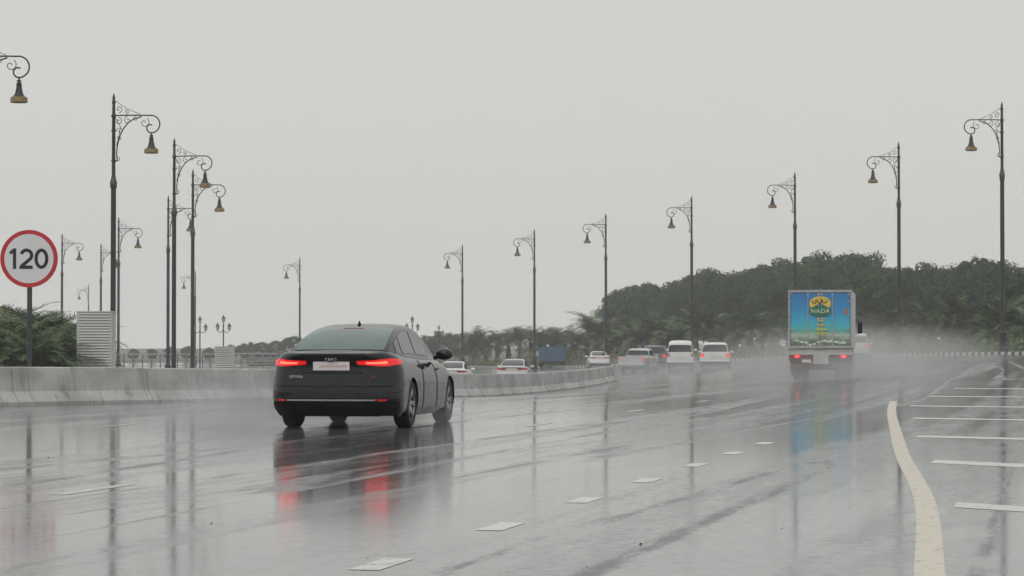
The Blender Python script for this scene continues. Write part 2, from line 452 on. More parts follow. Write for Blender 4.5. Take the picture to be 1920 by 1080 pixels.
# ------------------------------------------------------------------ street lamps
def arc(cx,cz,r,a0,a1,n=14,r1=None):
    r1=r if r1 is None else r1
    return [(cx+(r+(r1-r)*i/n)*math.cos(math.radians(a0+(a1-a0)*i/n)),0,cz+(r+(r1-r)*i/n)*math.sin(math.radians(a0+(a1-a0)*i/n))) for i in range(n+1)]
def build_lamp():
    root=thing('street_lamp','tall ornate black iron street lamp with scrolled arm','street lamp',group='ornate street lamps lining the highway')
    TM=Matrix.Translation((0,0,12))@Matrix.Diagonal((.90,.90,.90,1))@Matrix.Translation((0,0,-12))
    mb=MB()
    mb.lathe([(0.0,0),(0.28,0),(0.28,0.25),(0.20,0.32),(0.18,0.9),(0.21,0.95),(0.21,1.02),(0.13,1.1),(0.108,1.3),(0.100,8.3),(0.13,8.33),(0.13,8.42)],12)
    mb.lathe([(0.12,8.42),(0.14,8.47),(0.14,8.55),(0.11,8.65),(0.09,8.75)],12,mi=1)
    mb.lathe([(0.09,8.75),(0.072,8.85),(0.066,11.05),(0.09,11.09),(0.09,11.17),(0.062,11.22),(0.057,11.6),(0.08,11.63),(0.08,11.68),(0.045,11.75),(0.06,11.82),(0.04,11.90),(0.015,12.0),(0,12.03)],10)
    part('pole',smooth_by_angle(mb.mesh(['iron','pole_band'],name='lamp_pole')),root)
    mb=MB(); z0=11.05
    R=0.029
    mb.tube([(0,0,z0),(0.7,0,z0+0.02),(1.25,0,z0+0.02)]+arc(1.60,z0-0.36,0.38,100,-90,18)+arc(1.60,z0-0.52,0.22,-90,-300,12,0.12),R,6)
    mb.tube([(0.03,0,11.72),(0.55,0,11.36),(1.15,0,z0+0.06)],0.013,5)
    mb.tube([(0.05,0,9.05)]+[(0.14+0.02,0,9.1)]+[(1.15-1.02*math.cos(math.radians(a)),0,9.35+1.62*math.sin(math.radians(a))) for a in range(0,88,8)]+[(1.2,0,z0-0.04)],0.027,6)
    def spiral(cx,cz,r,a0,turn,rr=0.016):
        mb.tube(arc(cx,cz,r,a0,a0+turn,18,r*0.15),rr,5)
    spiral(0.22,z0+0.28,0.16,-90,420); spiral(0.20,z0-0.24,0.17,90,-430); spiral(0.60,z0-0.20,0.17,90,430)
    spiral(0.27,z0-0.66,0.15,180,-430); spiral(0.55,z0+0.17,0.10,-90,420); spiral(0.17,9.2,0.13,180,420); spiral(0.95,z0-0.13,0.11,90,400)
    spiral(1.32,z0-0.30,0.22,60,-420); spiral(0.24,10.05,0.10,180,-400)
    mb.tube([(0.08,0,z0-0.1),(0.3,0,z0-0.5),(0.20,0,z0-1.0),(0.12,0,z0-1.3)],0.015,5)
    for zz in (11.05,10.4,9.1):
        mb.lathe([(0.075,zz-0.05),(0.11,zz-0.03),(0.11,zz+0.03),(0.075,zz+0.05)],8)
    me=mb.mesh('iron',True,'lamp_arm'); me.transform(TM); part('arm',me,root)
    mb=MB(); lx=1.62
    mb.lathe([(0.03,10.34),(0.03,10.24),(0.09,10.20),(0.055,10.14),(0.10,10.10),(0.10,10.05),(0.09,10.02),(0.115,9.88),(0.15,9.74),(0.20,9.66),(0.25,9.62)],16,(lx,0,0))
    me=mb.mesh('iron',True,'lamp_head'); me.transform(TM); sh=part('lamp_head',me,root)
    mb=MB()
    mb.lathe([(0.25,9.62),(0.305,9.60),(0.31,9.44),(0.28,9.42),(0.0,9.41)],16,(lx,0,0))
    me=mb.mesh('brass',False,'lamp_rim'); me.transform(TM); part('rim',me,sh)
    return root
lamp=build_lamp(); LS=14/12; lamp.scale=(LS,LS,LS)
lamps=[(1880,190,180),(1686,265,180),(1491,322,180),(1297,367,180),(1136,400,180),(1002,429,180),(867,458,180),(562,482,180),(366,507,180),(166,533,180),
       (212,174,0),(326,258,0),(361,317,0),(315,366,0),(222,407,0),(116,437,0),(189,456,0)]
first=True
for (px,pt,ang) in lamps:
    x,d=depth_for_top(px,pt,14.0)
    rz=math.radians(ang+random.uniform(-6,6)); loc=(x,d,terrain(x,d)-0.02)
    if first: lamp.location=loc; lamp.rotation_euler=(0,0,rz); first=False
    else: clone(lamp,None,loc,rz)
x,d=depth_for_top(-52,54,14.0); clone(lamp,None,(x,d,terrain(x,d)-.02),0)

def lantern():
    root=thing('lantern_post','small black post with twin glass lanterns','lantern post',group='small lantern posts')
    mb=MB(); mb.lathe([(0.12,0),(0.12,.4),(0.06,.5),(0.05,4.4),(0.07,4.45),(0.02,4.6),(0,4.7)],8)
    mb.tube([(-.5,0,4.0),(-.45,0,3.85),(-.2,0,3.8),(0,0,4.0),(.2,0,3.8),(.45,0,3.85),(.5,0,4.0)],0.03,5)
    part('pole',mb.mesh('iron',True),root)
    for sx in(-.5,.5,0):
        zz=4.0 if sx else 4.65
        mb=MB(); mb.lathe([(0.10,0.0),(0.17,0.35)],6,(sx,0,zz),mi=1)
        mb.lathe([(0.19,0.35),(0.06,0.5),(0.02,0.62),(0,0.66)],6,(sx,0,zz)); mb.lathe([(0,0),(0.11,0.0),(0.11,0.03)],6,(sx,0,zz))
        part('lantern',mb.mesh(['iron','lantern_glass']),root)
    return root
lt=lantern(); first=True
for px,pt in [(375,592),(419,590),(773,592),(823,609)]:
    x,d=depth_for_top(px,pt,5.3); loc=(x,d,terrain(x,d))
    if first: lt.location=loc; first=False
    else: clone(lt,None,loc,0)

# ------------------------------------------------------------------ speed sign
d=64.0; x=(54-960)*d/F; zc=HC+(HY-485)*d/F; zg=terrain(x,d); Rr=54*d/F
root=thing('speed_limit_sign','round red and white 120 speed limit sign on grey post','road sign',(x,d,zg))
h=zc-zg
mb=MB(); mb.lathe([(0.062,0),(0.062,h+0.35),(0,h+0.35)],12,(0,0.10,0)); mb.box((0,0.03,h+.3),(0.5,0.03,0.05)); mb.box((0,0.03,h-.3),(0.5,0.03,0.05))
part('post',smooth_by_angle(mb.mesh('post_grey')),root)
mb=MB(); mb.lathe([(0,0.012),(Rr,0.012),(Rr,-0.012),(Rr*0.85,-0.012)],56,(0,0,h),'y'); 
part('border_ring',mb.mesh('sign_red'),root)
mb=MB(); mb.lathe([(Rr*0.855,-0.013),(0,-0.013)],56,(0,0,h),'y')
face=part('sign_face',mb.mesh('sign_white'),root)
hh2=.245; sw=.080
mb=MB(); mb.ribbon([(-.345,-hh2),(-.345,hh2)],sw,-.018); mb.ribbon([(-.36,hh2-.035),(-.455,hh2-.12)],sw*.9,-.0185)
part('digit',mb.mesh('sign_black'),face,(0,0,h))
r_=.125; pts=[(-.06+r_*math.cos(math.radians(a)),hh2-sw/2-r_+ (r_)*math.sin(math.radians(a))) for a in range(165,-50,-12)]
mb=MB(); mb.ribbon(pts+[(-.185,-hh2+sw*.7)],sw,-.018); mb.ribbon([(-.225,-hh2+sw/2),(.09,-hh2+sw/2)],sw,-.0186)
part('digit',mb.mesh('sign_black'),face,(0,0,h))
pts=[(.30+.128*math.cos(math.radians(a)),(hh2-sw/2)*math.sin(math.radians(a))) for a in range(0,361,12)]
mb=MB(); mb.ribbon(pts,sw,-.018); part('digit',mb.mesh('sign_black'),face,(0,0,h))

# ------------------------------------------------------------------ louvred cabinets
def cabinet(w,dep,hh,loc,label):
    root=thing('equipment_cabinet',label,'equipment cabinet',loc)
    mb=MB(); mb.box((0,0,hh/2),(w,dep,hh),0)
    mb.box((0,0,hh+.02),(w+.08,dep+.08,.05),0,0.01)
    for sx in(-1,1): mb.box((sx*(w/2-.03),-dep/2-.012,hh/2),(.06,.03,hh),0)
    part('housing',mb.mesh('cabinet'),root)
    mb=MB(); n=int(hh/0.10)
    for i in range(n):
        z=hh*(i+.5)/n
        vs=[(-w/2+.06,-dep/2-.004,z+.045),(w/2-.06,-dep/2-.004,z+.045),(w/2-.06,-dep/2-.05,z-.02),(-w/2+.06,-dep/2-.05,z-.02),(w/2-.06,-dep/2-.004,z-.03),(-w/2+.06,-dep/2-.004,z-.03)]
        mb.add(vs,[(0,1,2,3),(3,2,4,5)])
    part('louvre_panel',mb.mesh('cabinet'),root)
d=98; x,_=at_depth(181,d); zg=terrain(x,d); cabinet(1.28,1.0,(HC+(HY-586)*d/F)-zg,(x,d,zg),'off-white louvred metal equipment cabinet behind the barrier')
d=150; x,_=at_depth(422,d); zg=terrain(x,d); cabinet(1.05,.8,(HC+(HY-651)*d/F)-zg,(x,d,zg),'small off-white metal equipment cabinet')

a=Vector(at_depth(215,230)); b=Vector(at_depth(520,270)); L=(b-a).length
root=thing('metal_fence','long light grey metal railing across the far roadside','fence',(a.x,a.y,terrain(a.x,a.y)))
mb2=MB(); n=int(L/2)
u=(b-a)/n
for i in range(n+1):
    mb=MB(); p=u*i; mb.box((p.x,p.y,1.0),(.12,.12,2.0)); part('fence_post',mb.mesh('galv'),root)
ang=math.atan2(u.y,u.x)
for z,t in((1.95,.12),(1.5,.06),(1.2,.06),(.9,.06),(.35,.7)):
    c=(b-a)/2; mb2.box((c.x,c.y+.0,z),(L,.07,t),0,0,ang)
part('rail',mb2.mesh('cabinet'),root)

# ------------------------------------------------------------------ vehicles
def tab(T,x):
    if x<=T[0][0]: return T[0][1]
    for (a,va),(b,vb) in zip(T,T[1:]):
        if x<=b:
            t=(x-a)/(b-a); return va+(vb-va)*t
    return T[-1][1]
def vehicle(label,P,paint,category,group=None,name='car'):
    w,yr,yf,wb,rw=P['w'],P['yr'],P['yf'],P['wb'],P['rw']
    zb=P.get('zb',0.20); rc,rcy=P.get('rc',(0.38,0.46)); fc,fcy=P.get('fc',(0.55,0.75))
    belt=P['belt']; SI=P.get('si',[(0,.08),(.12,.02),(.3,.0),(.58,.0),(.68,.008),(.78,.026),(.87,.055),(.94,.10),(1,.17)])
    RI=P.get('ri',[(0,.16),(.12,.06),(.25,.0),(.40,.0),(.55,.035),(.70,.075),(.82,.075),(.90,.045),(.96,.015),(1.0,.04)])
    FI=P.get('fi',[(0,.10),(.2,.0),(.5,.02),(.8,.10),(1.0,.30)])
    def plan(t):
        if t<1: return t*(w-rc), yr-0.0
        if t<2:
            a=(t-1)*math.pi/2; return w-rc+rc*math.sin(a), yr+rcy*(1-math.cos(a))
        if t<3: return w, yr+rcy+(yf-fcy-yr-rcy)*(t-2)
        if t<4:
            a=(t-3)*math.pi/2; return w-fc+fc*math.cos(a), yf-fcy+fcy*math.sin(a)
        return (w-fc)*(5-t), yf
    def T(t,h,off=0.0):
        x,y=plan(t)
        bow=0.07*(x/w)**2 if y<yr+0.6 else 0.07
        wr=1-sstep(0,0.8,y-yr); wf=1-sstep(0,1.4,yf-y)
        y2=y+tab(RI,h)*wr-tab(FI,h)*wf+(bow-0.07)*wr
        z1=tab(belt,y); zz=zb+(.02*wr+.03*wf)
        z=zz+(z1-zz)*h
        x2=x*(1-tab(SI,h)/w)
        return Vector((x2,y2,z))
    def Tn(t,h,off):
        p=T(t,h); a=T(min(5,t+.01),h)-T(max(0,t-.01),h); b=T(t,min(1,h+.01))-T(t,max(0,h-.01))
        n=a.cross(b)
        if n.length<1e-9: return p
        n.normalize()
        if n.dot(p-Vector((0,(yr+yf)/2,p.z)))<0: n=-n
        return p+n*off
    root=thing(name,label,category,group=group)
    ts=[i/8 for i in range(8)]+[1+i/12 for i in range(12)]+[2+i/64 for i in range(64)]+[3+i/10 for i in range(10)]+[4+i/6 for i in range(6)]+[5]
    hs=[i/30 for i in range(31)]
    V=[];Fc=[]; nh=len(hs)
    for sgn in(1,-1):
        o=len(V)
        for t in ts:
            for hh in hs:
                p=T(t,hh); V.append(Vector((p.x*sgn,p.y,p.z)))
        for i in range(len(ts)-1):
            for j in range(nh-1):
                q=(o+i*nh+j,o+(i+1)*nh+j,o+(i+1)*nh+j+1,o+i*nh+j+1)
                Fc.append(q if sgn==1 else tuple(reversed(q)))
    ra=rw+0.04
    def inside(p):
        return any((p.y-c)**2+(p.z-rw)**2<ra*ra for c in(0,wb)) and abs(p.x)>w*0.6
    keep=[q for q in Fc if not all(inside(V[i]) for i in q)]
    for i,p in enumerate(V):
        if inside(p):
            c=0 if abs(p.y)<wb/2 else wb
            dv=Vector((0,p.y-c,p.z-rw)); L=dv.length or 1
            dv*=ra/L; V[i]=Vector((p.x,c+dv.y,rw+dv.z))
    o=len(V); m=12; rows=[t for t in ts if 1<=t<=4]
    for t in rows:
        p=T(t,1.0)
        cr=0.035*sstep(0,0.35,p.y-yr)*sstep(0,0.3,yf-p.y)
        for k in range(m+1):
            s=-1+2*k/m; V.append(Vector((p.x*s,p.y,p.z+cr*(1-s*s))))
    for i in range(len(rows)-1):
        for k in range(m):
            keep.append((o+i*(m+1)+k,o+i*(m+1)+k+1,o+(i+1)*(m+1)+k+1,o+(i+1)*(m+1)+k))
    r0=len(V); q0=[T(t,1.0) for t in ts if t<=1]
    for p in q0: V.append(p)
    for p in q0: V.append(Vector((-p.x,p.y,p.z)))
    V.append(Vector((0,T(1,1).y,T(1,1).z))); cidx=len(V)-1
    nq=len(q0)
    for s in(0,nq):
        for i in range(nq-1): keep.append((r0+s+i,r0+s+i+1,cidx))
    if P.get('bed'):
        b0,b1,zf=P['bed']
        keep=[q for q in keep if not (min(q)>=o and all(abs(V[i].x)<w*0.82 and b0<V[i].y<b1 for i in q))]
    me=mesh_from(V,keep,'body'); me.materials.append(M[paint])
    bm=bmesh.new(); bm.from_mesh(me); bmesh.ops.remove_doubles(bm,verts=bm.verts,dist=0.002)
    bmesh.ops.delete(bm,geom=[q for q in bm.faces if q.calc_area()<1e-7],context='FACES')
    bmesh.ops.recalc_face_normals(bm,faces=bm.faces); bm.to_mesh(me); bm.free()
    body=part('body',smooth_by_angle(me,38),root)
    mb=MB(); mb.box((0,(yr+yf)/2,zb+.12),(w*1.35,(yf-yr)-.4,.22),0,.03)
    for yc in(0,wb):
        vs=[];fs=[];nn=16
        for k in range(nn+1):
            a=math.pi*(-.15+1.3*k/nn)
            for xx in(w-.03,w-.36): vs.append((xx,yc+ra*math.cos(a),rw+ra*math.sin(a)))
        fs=[(2*k,2*k+1,2*k+3,2*k+2) for k in range(nn)]
        mb.add(vs,fs); mb.add([(-p[0],p[1],p[2]) for p in vs],fs)
        mb.box((0,yc,rw+.12),(2*(w-.34),2*ra*.96,ra*1.3))
    part('underbody',mb.mesh('plastic'),root)
    if P.get('bed'):
        b0,b1,zf=P['bed']; mb=MB(); xx=w*.84; zt=tab(belt,b0)
        mb.add([(-xx,b0,zf),(xx,b0,zf),(xx,b1,zf),(-xx,b1,zf),(-xx,b0,zt),(xx,b0,zt),(xx,b1,zt),(-xx,b1,zt)],[(0,1,2,3),(0,1,5,4),(1,2,6,5),(2,3,7,6),(3,0,4,7)])
        part('load_bed',mb.mesh('plastic'),root)
    roof=P['roof']; gw=P['gw']; kk=P['k']
    secs=[]
    for it in roof:
        y,z=it[0],it[1]; g=it[2] if len(it)>2 else gw
        b0=tab(belt,y)-.05; hh=max(.01,z-b0)
        secs.append([g,y,b0, g-kk*.5*hh,y,b0+.5*hh, g-kk*.84*hh,y,b0+.86*hh, (g-kk*hh)*.86,y,b0+.965*hh, (g-kk*hh)*.45,y,b0+.992*hh, 0,y,b0+hh])
    def S(a,b):
        s=crom(secs,a); pts=[s[3*i:3*i+3] for i in range(6)]
        return Vector(crom(pts,b))
    cen=Vector((0,(roof[0][0]+roof[-1][0])/2,1.0))
    def Sn(a,b,off):
        p=S(a,b); e=.02
        n=(S(a+e,b)-S(max(0,a-e),b)).cross(S(a,min(5,b+e))-S(a,max(0,b-e)))
        if n.length<1e-9: return p
        n.normalize()
        if n.dot(p-cen)<0: n=-n
        return p+n*off
    na=(len(secs)-1)*6; nb=25
    V=[];Fc=[]
    for i in range(na+1):
        half=[S(i/6,j/5) for j in range(nb+1)]
        row=half+[Vector((-p.x,p.y,p.z)) for p in reversed(half[:-1])]
        V+=row
    nr=2*nb+1
    Fc=[(i*nr+j,i*nr+j+1,(i+1)*nr+j+1,(i+1)*nr+j) for i in range(na) for j in range(nr-1)]
    Fc.append(tuple(range(nr))); Fc.append(tuple(na*nr+j for j in reversed(range(nr))))
    me=mesh_from(V,Fc,'cabin'); me.materials.append(M[paint])
    bm=bmesh.new(); bm.from_mesh(me); bmesh.ops.recalc_face_normals(bm,faces=bm.faces); bm.to_mesh(me); bm.free()
    part('roof',smooth_by_angle(me,50),root)
    def gpatch(fn,a0,a1,b0,b1,na,nb,off,mat,nm,mirror=False,join=False,parent=None):
        quads=[[fn(a0+(a1-a0)*i/na,b0+(b1-b0)*j/nb,off) for j in range(nb+1)] for i in range(na+1)]
        def mk(sg):
            V=[(p.x*sg,p.y,p.z) for r_ in quads for p in r_]
            return V,[(i*(nb+1)+j,i*(nb+1)+j+1,(i+1)*(nb+1)+j+1,(i+1)*(nb+1)+j) for i in range(na) for j in range(nb)]
        if join:
            mb=MB()
            for sg in(1,-1): mb.add(*mk(sg))
            me=mb.mesh(mat,True); bm=bmesh.new(); bm.from_mesh(me); bmesh.ops.remove_doubles(bm,verts=bm.verts,dist=.003); bmesh.ops.recalc_face_normals(bm,faces=bm.faces); bm.to_mesh(me); bm.free()
            part(nm,me,parent or root)
        else:
            for sg in((1,-1) if mirror else (1,)):
                mb=MB(); mb.add(*mk(sg)); part(nm,mb.mesh(mat,True),parent or root)
    a0,a1=P['rg']; bb=P.get('rgb',2.75)
    gpatch(Sn,a0,a1,bb,5,14,12,.006,P.get('rgm','rear_glass'),'rear_window',join=True)
    a0,a1=P['wg']; gpatch(Sn,a0,a1,2.7,5,10,10,.006,'glass','windscreen',join=True)
    for (a0,a1) in P['sg']: gpatch(Sn,a0,a1,.45,1.75,10,5,.006,'glass','side_window',mirror=True)
    t0,t1,h0,h1=P['tl']
    if P.get('hero'):
        hm=h1-.03
        def TL(t,h,off):
            k_=.5+.5*min(1,max(0,(t-t0)/.65)); k2_=1-.45*max(0,(t-1.45)/.5)
            return Tn(t,hm+(h-hm)*k_*k2_,off)
        gpatch(TL,t0,t1,h0,h1,18,4,.012,'red_lit','tail_light',mirror=True)
        gpatch(TL,t0+.24,1.42,h0+.045,h1-.034,12,2,.020,'red_bright','brake_element',mirror=True)
        gpatch(Tn,0,1.12,.245,.265,20,2,.010,'chrome','bumper_trim',join=True)
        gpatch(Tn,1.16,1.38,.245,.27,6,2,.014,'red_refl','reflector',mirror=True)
        gpatch(Tn,0,1.75,.01,.225,20,4,.006,'plastic','rear_diffuser',join=True)
        gpatch(Tn,0,.98,.935,.975,20,2,.012,'plastic','boot_lip',join=True)
        gpatch(Tn,0,.80,.68,.692,14,2,.008,'plastic','boot_seam',join=True)
        gpatch(Tn,0,1.5,.465,.477,14,2,.006,'plastic','bumper_seam',join=True)
    else:
        gpatch(Tn,t0,t1,h0,h1,14,4,.012,P.get('tlm','red_dim'),'tail_light',mirror=True)
        gpatch(Tn,0,1.9,.03,.28,14,3,.012,'plastic' if P.get('bumper')!='chrome' else 'chrome','bumper',join=True)
    pz,pw,ph=P.get('plate',(0.78,.26,.07))
    p=T(0,(pz-zb-.02)/(tab(belt,yr)-zb-.02))
    mb=MB(); mb.box((0,p.y-.022,pz),(2*pw,.012,2*ph),0,.003)
    pl=part('number_plate',mb.mesh('plate'),root)
    if P.get('hero'):
        mb=MB(); mb.box((.03,p.y-.031,pz),(pw*1.5,.004,ph*.4)); part('plate_band',mb.mesh('plate_red'),pl)
    my,mz=P['mirror']
    for sg in(1,-1):
        mb=MB(); b=bmesh.new(); bmesh.ops.create_uvsphere(b,u_segments=14,v_segments=10,radius=1)
        for v_ in b.verts: v_.co=Vector((v_.co.x*.13,v_.co.y*.09,v_.co.z*.085))
        b.verts.index_update(); mb.add([(q.co.x+sg*(w+.05),q.co.y+my,q.co.z+mz) for q in b.verts],[tuple(q.index for q in f_.verts) for f_ in b.faces]); b.free()
        mb.tube([(sg*(w-.12),my+.03,mz-.05),(sg*(w),my+.02,mz-.03)],.03,6)
        part('wing_mirror',mb.mesh(paint,True),root)
    for yy in P.get('seams',[]):
        tt=2+(yy-(yr+rcy))/((yf-fcy)-(yr+rcy))
        for sg in(1,-1):
            mb=MB(); pts=[Tn(tt,hh/20,.001) for hh in range(2,20)]
            mb.tube([(q.x*sg,q.y,q.z) for q in pts],.006,4)
            part('door_seam',mb.mesh('plastic'),root)
            q=Tn(tt+.05,.82,.02); mb=MB(); mb.box((sg*q.x,q.y,q.z),(.03,.18,.03),0,.01); part('door_handle',mb.mesh(paint),root)
    for yc in(0,wb):
        for sg in(1,-1):
            we=bpy.data.objects.new('wheel',None); col.objects.link(we); we.parent=root; we.location=(sg*(w-.02),yc,rw)
            tw=.22
            mb=MB(); mb.lathe([(rw*.66,0),(rw*.70,.005),(rw*.93,.0),(rw,-.025),(rw,-tw+.02),(rw*.92,-tw),(rw*.6,-tw),(rw*.6,-.1)],28,(0,0,0),'x')
            me=smooth_by_angle(mb.mesh('tyre'),40)
            if sg<0: me.transform(Matrix.Diagonal((-1,1,1,1))); me.flip_normals()
            part('tyre',me,we)
            mb=MB(); mb.lathe([(rw*.68,-.01),(rw*.66,-.02),(rw*.63,-.05),(rw*.60,-.12),(0,-.13)],24,(0,0,0),'x',1)
            mb.lathe([(rw*.69,-.004),(rw*.64,-.006),(rw*.62,-.03)],24,(0,0,0),'x'); mb.lathe([(0,-.01),(.05,-.012),(.06,-.05)],12,(0,0,0),'x')
            for k in range(5):
                for dk in(-.16,.16):
                    a=2*math.pi*k/5; c1,s1=math.cos(a+dk*.4),math.sin(a+dk*.4); c2,s2=math.cos(a+dk),math.sin(a+dk)
                    mb.tube([(-.03,c1*.04,s1*.04),(-.015,c2*rw*.66,s2*rw*.66)],.017,5)
            me=mb.mesh(['rim','plastic'],True)
            if sg<0: me.transform(Matrix.Diagonal((-1,1,1,1)))
            part('rim',me,we)
    return root,T,Tn,S
sedanP=dict(w=.94,yr=-1.08,yf=3.77,wb=2.8,rw=.335,zb=.16,
  belt=[(-1.08,1.05),(-.9,1.07),(-.4,1.05),(.2,1.01),(1,.98),(2,.95),(2.6,.93),(3.2,.84),(3.77,.66)],
  roof=[(-.74,1.06,.62),(-.62,1.10,.70),(-.40,1.19,.74),(-.08,1.305,.77),(.3,1.405,.78),(.7,1.465,.78),(1.1,1.487,.78),(1.5,1.475,.78),(1.9,1.40,.78),(2.25,1.24,.77),(2.6,1.04,.75),(2.8,.93,.7)],
  gw=.78,k=.40,rg=(1.0,4.35),rgb=2.55,wg=(7.3,9.8),sg=[(2.6,3.5),(3.65,5.9),(6.05,8.1)],
  tl=(.68,1.95,.785,.900),hero=True,plate=(.875,.26,.06),mirror=(2.05,1.03),seams=[.75,1.75],tlm='red_lit')
car,T,Tn,S=vehicle('glossy black four-door saloon with lit red brake lights on wet road',sedanP,'black_paint','car')
car.location=(-2.33,38.15,0); car.rotation_euler=(0,0,-math.radians(9.5))
p=Tn(0,.90,.012); mb=MB()
mb.tube([(.075*math.cos(a*.2618),0,.036*math.sin(a*.2618)) for a in range(25)],.006,5)
e=part('emblem',mb.mesh('chrome'),car,(0,p.y-.012,p.z+.01)); part('lettering',text_mesh('KIA',.055,'chrome',.002),e)
mb=MB(); mb.add([(0.02,0,-.01),(-.02,0,-.01),(0,.02,.075),(0.02,.16,-.01),(-.02,.16,-.01),(0,.07,.06)],[(0,2,1),(0,3,5,2),(1,2,5,4),(3,4,5)])
part('roof_antenna',mb.mesh('plastic'),car,(0,.62,1.455))
mb=MB(); mb.box((0,0,0),(.30,.03,.03),0,.008); part('high_brake_light',mb.mesh('red_dim'),car,(0,.30,1.40))
part('model_lettering',text_mesh('OPTIMA',.055,'chrome',.001),car,(-.50,Tn(.8,.62,.012).y-.02,.725))
part('model_lettering',text_mesh('GT',.05,'red_dim',.001),car,(.60,Tn(.95,.62,.02).y-.012,.725))

def place(o,px,d,rot=-9,dx=0):
    x,_=at_depth(px,d); o.location=(x,d,terrain(x,d)); o.rotation_euler=(0,0,math.radians(rot))
sp=dict(sedanP); sp.update(hero=False,tlm='red_dim',bumper='plastic',rgm='glass')
wc,_,_,_=vehicle('white saloon car driving through road spray',sp,'white_paint','car','traffic ahead on the highway')
place(wc,1123,236,2)
c2=clone(wc,None,label='white saloon car mostly hidden behind the concrete barrier'); place(c2,848,150,-4)
sc,_,_,_=vehicle('silver saloon car mostly hidden behind the concrete barrier',sp,'silver_paint','car','traffic ahead on the highway')
place(sc,962,156,-4)
suv=dict(w=.97,yr=-1.15,yf=3.85,wb=2.95,rw=.39,zb=.28,rc=(.18,.18),fc=(.4,.5),
  belt=[(-1.15,1.12),(0,1.12),(2.3,1.10),(2.8,1.08),(3.85,.98)],si=[(0,.10),(.12,.03),(.3,.0),(.6,.0),(.8,.015),(.93,.04),(1,.08)],
  roof=[(-1.10,1.12,.86),(-1.07,1.35,.88),(-1.0,1.62,.88),(-.90,1.80,.88),(-.6,1.87,.88),(.5,1.90,.88),(1.5,1.88,.88),(1.9,1.80,.88),(2.3,1.45,.88),(2.6,1.12,.85)],
  ri=[(0,.12),(.15,.0),(.3,0),(.36,.06),(1,.06)],fi=[(0,.1),(.2,0),(1,.08)],rgm='glass',tlm='red_on',
  gw=.88,k=.20,rg=(.5,2.6),rgb=2.5,wg=(7.2,8.8),sg=[(3.6,4.6),(4.7,5.4),(5.5,6.9)],tl=(.9,1.8,.66,.98),plate=(.85,.26,.07),mirror=(2.1,1.2),seams=[.6,1.6],bumper='plastic')
s1,_,_,_=vehicle('white estate-type off-roader driving through spray',suv,'white_paint','car','traffic ahead on the highway'); place(s1,1341,172,-6); s1.scale=(1,1,.9)
g1,_,_,_=vehicle('dark grey off-roader half hidden in road spray',suv,'grey_paint','car','traffic ahead on the highway'); place(g1,1226,215,-2); g1.scale=(1,1,.9)
suvt=dict(suv); suvt['tlm']='red_dim'
tn,_,_,_=vehicle('dull tan off-road vehicle beyond the barrier',suvt,'tan_paint','car','traffic ahead on the highway'); place(tn,484,330,-60)
van=dict(w=.92,yr=-1.1,yf=3.75,wb=2.75,rw=.35,zb=.25,rc=(.16,.16),fc=(.4,.5),rgm='glass',si=suv['si'],
  belt=[(-1.1,1.12),(2.6,1.12),(3.2,1.05),(3.75,.95)],
  roof=[(-1.06,1.09,.84),(-1.04,1.4,.86),(-1.0,1.7,.86),(-.92,1.9,.86),(-.7,1.98,.86),(.5,2.02,.86),(1.8,2.0,.86),(2.3,1.9,.86),(2.8,1.55,.86),(3.2,1.07,.82)],
  ri=[(0,.1),(.15,.0),(.28,0),(.34,.05),(1,.05)],fi=[(0,.1),(.2,0),(1,.08)],
  gw=.86,k=.13,rg=(.45,2.0),rgb=2.4,wg=(7.2,8.8),sg=[(3.4,4.4),(4.5,5.4),(5.5,6.9)],tl=(1.0,1.7,.72,1.0),plate=(.8,.26,.07),mirror=(2.7,1.35),seams=[.8,1.9],bumper='plastic')
v1,_,_,_=vehicle('white high-roof passenger van driving through spray',van,'white_paint','van','traffic ahead on the highway','van'); place(v1,1276,184,-5)
v2=clone(s1,None,label='white off-roader almost lost in spray beside the delivery truck'); place(v2,1607,150,-9); v2.scale=(.7,1,.80)
pk=dict(w=.93,yr=-1.25,yf=3.95,wb=3.1,rw=.38,zb=.35,rc=(.14,.14),fc=(.4,.5),si=suv['si'],rgm='glass',tlm='red_on',
  belt=[(-1.25,1.12),(.95,1.12),(2.9,1.08),(3.95,.96)],
  roof=[(.92,1.12,.82),(.97,1.40,.84),(1.08,1.62,.84),(1.4,1.70,.84),(2.1,1.69,.84),(2.5,1.58,.84),(2.9,1.3,.84),(3.15,1.08,.8)],
  ri=[(0,.1),(.15,.0),(.28,0),(.34,.06),(1,.06)],fi=[(0,.1),(.2,0),(1,.08)],bed=(-1.1,.85,.75),
  gw=.84,k=.22,rg=(.4,1.7),rgb=2.4,wg=(4.8,6.6),sg=[(2.2,3.3),(3.4,4.9)],tl=(1.15,1.9,.6,.95),plate=(.7,.26,.07),mirror=(2.6,1.2),seams=[1.7,2.4],bumper='chrome')
p1,_,_,_=vehicle('silver pickup truck driving through spray',pk,'silver_paint','pickup truck','traffic ahead on the highway','pickup_truck'); place(p1,1190,186,-16)

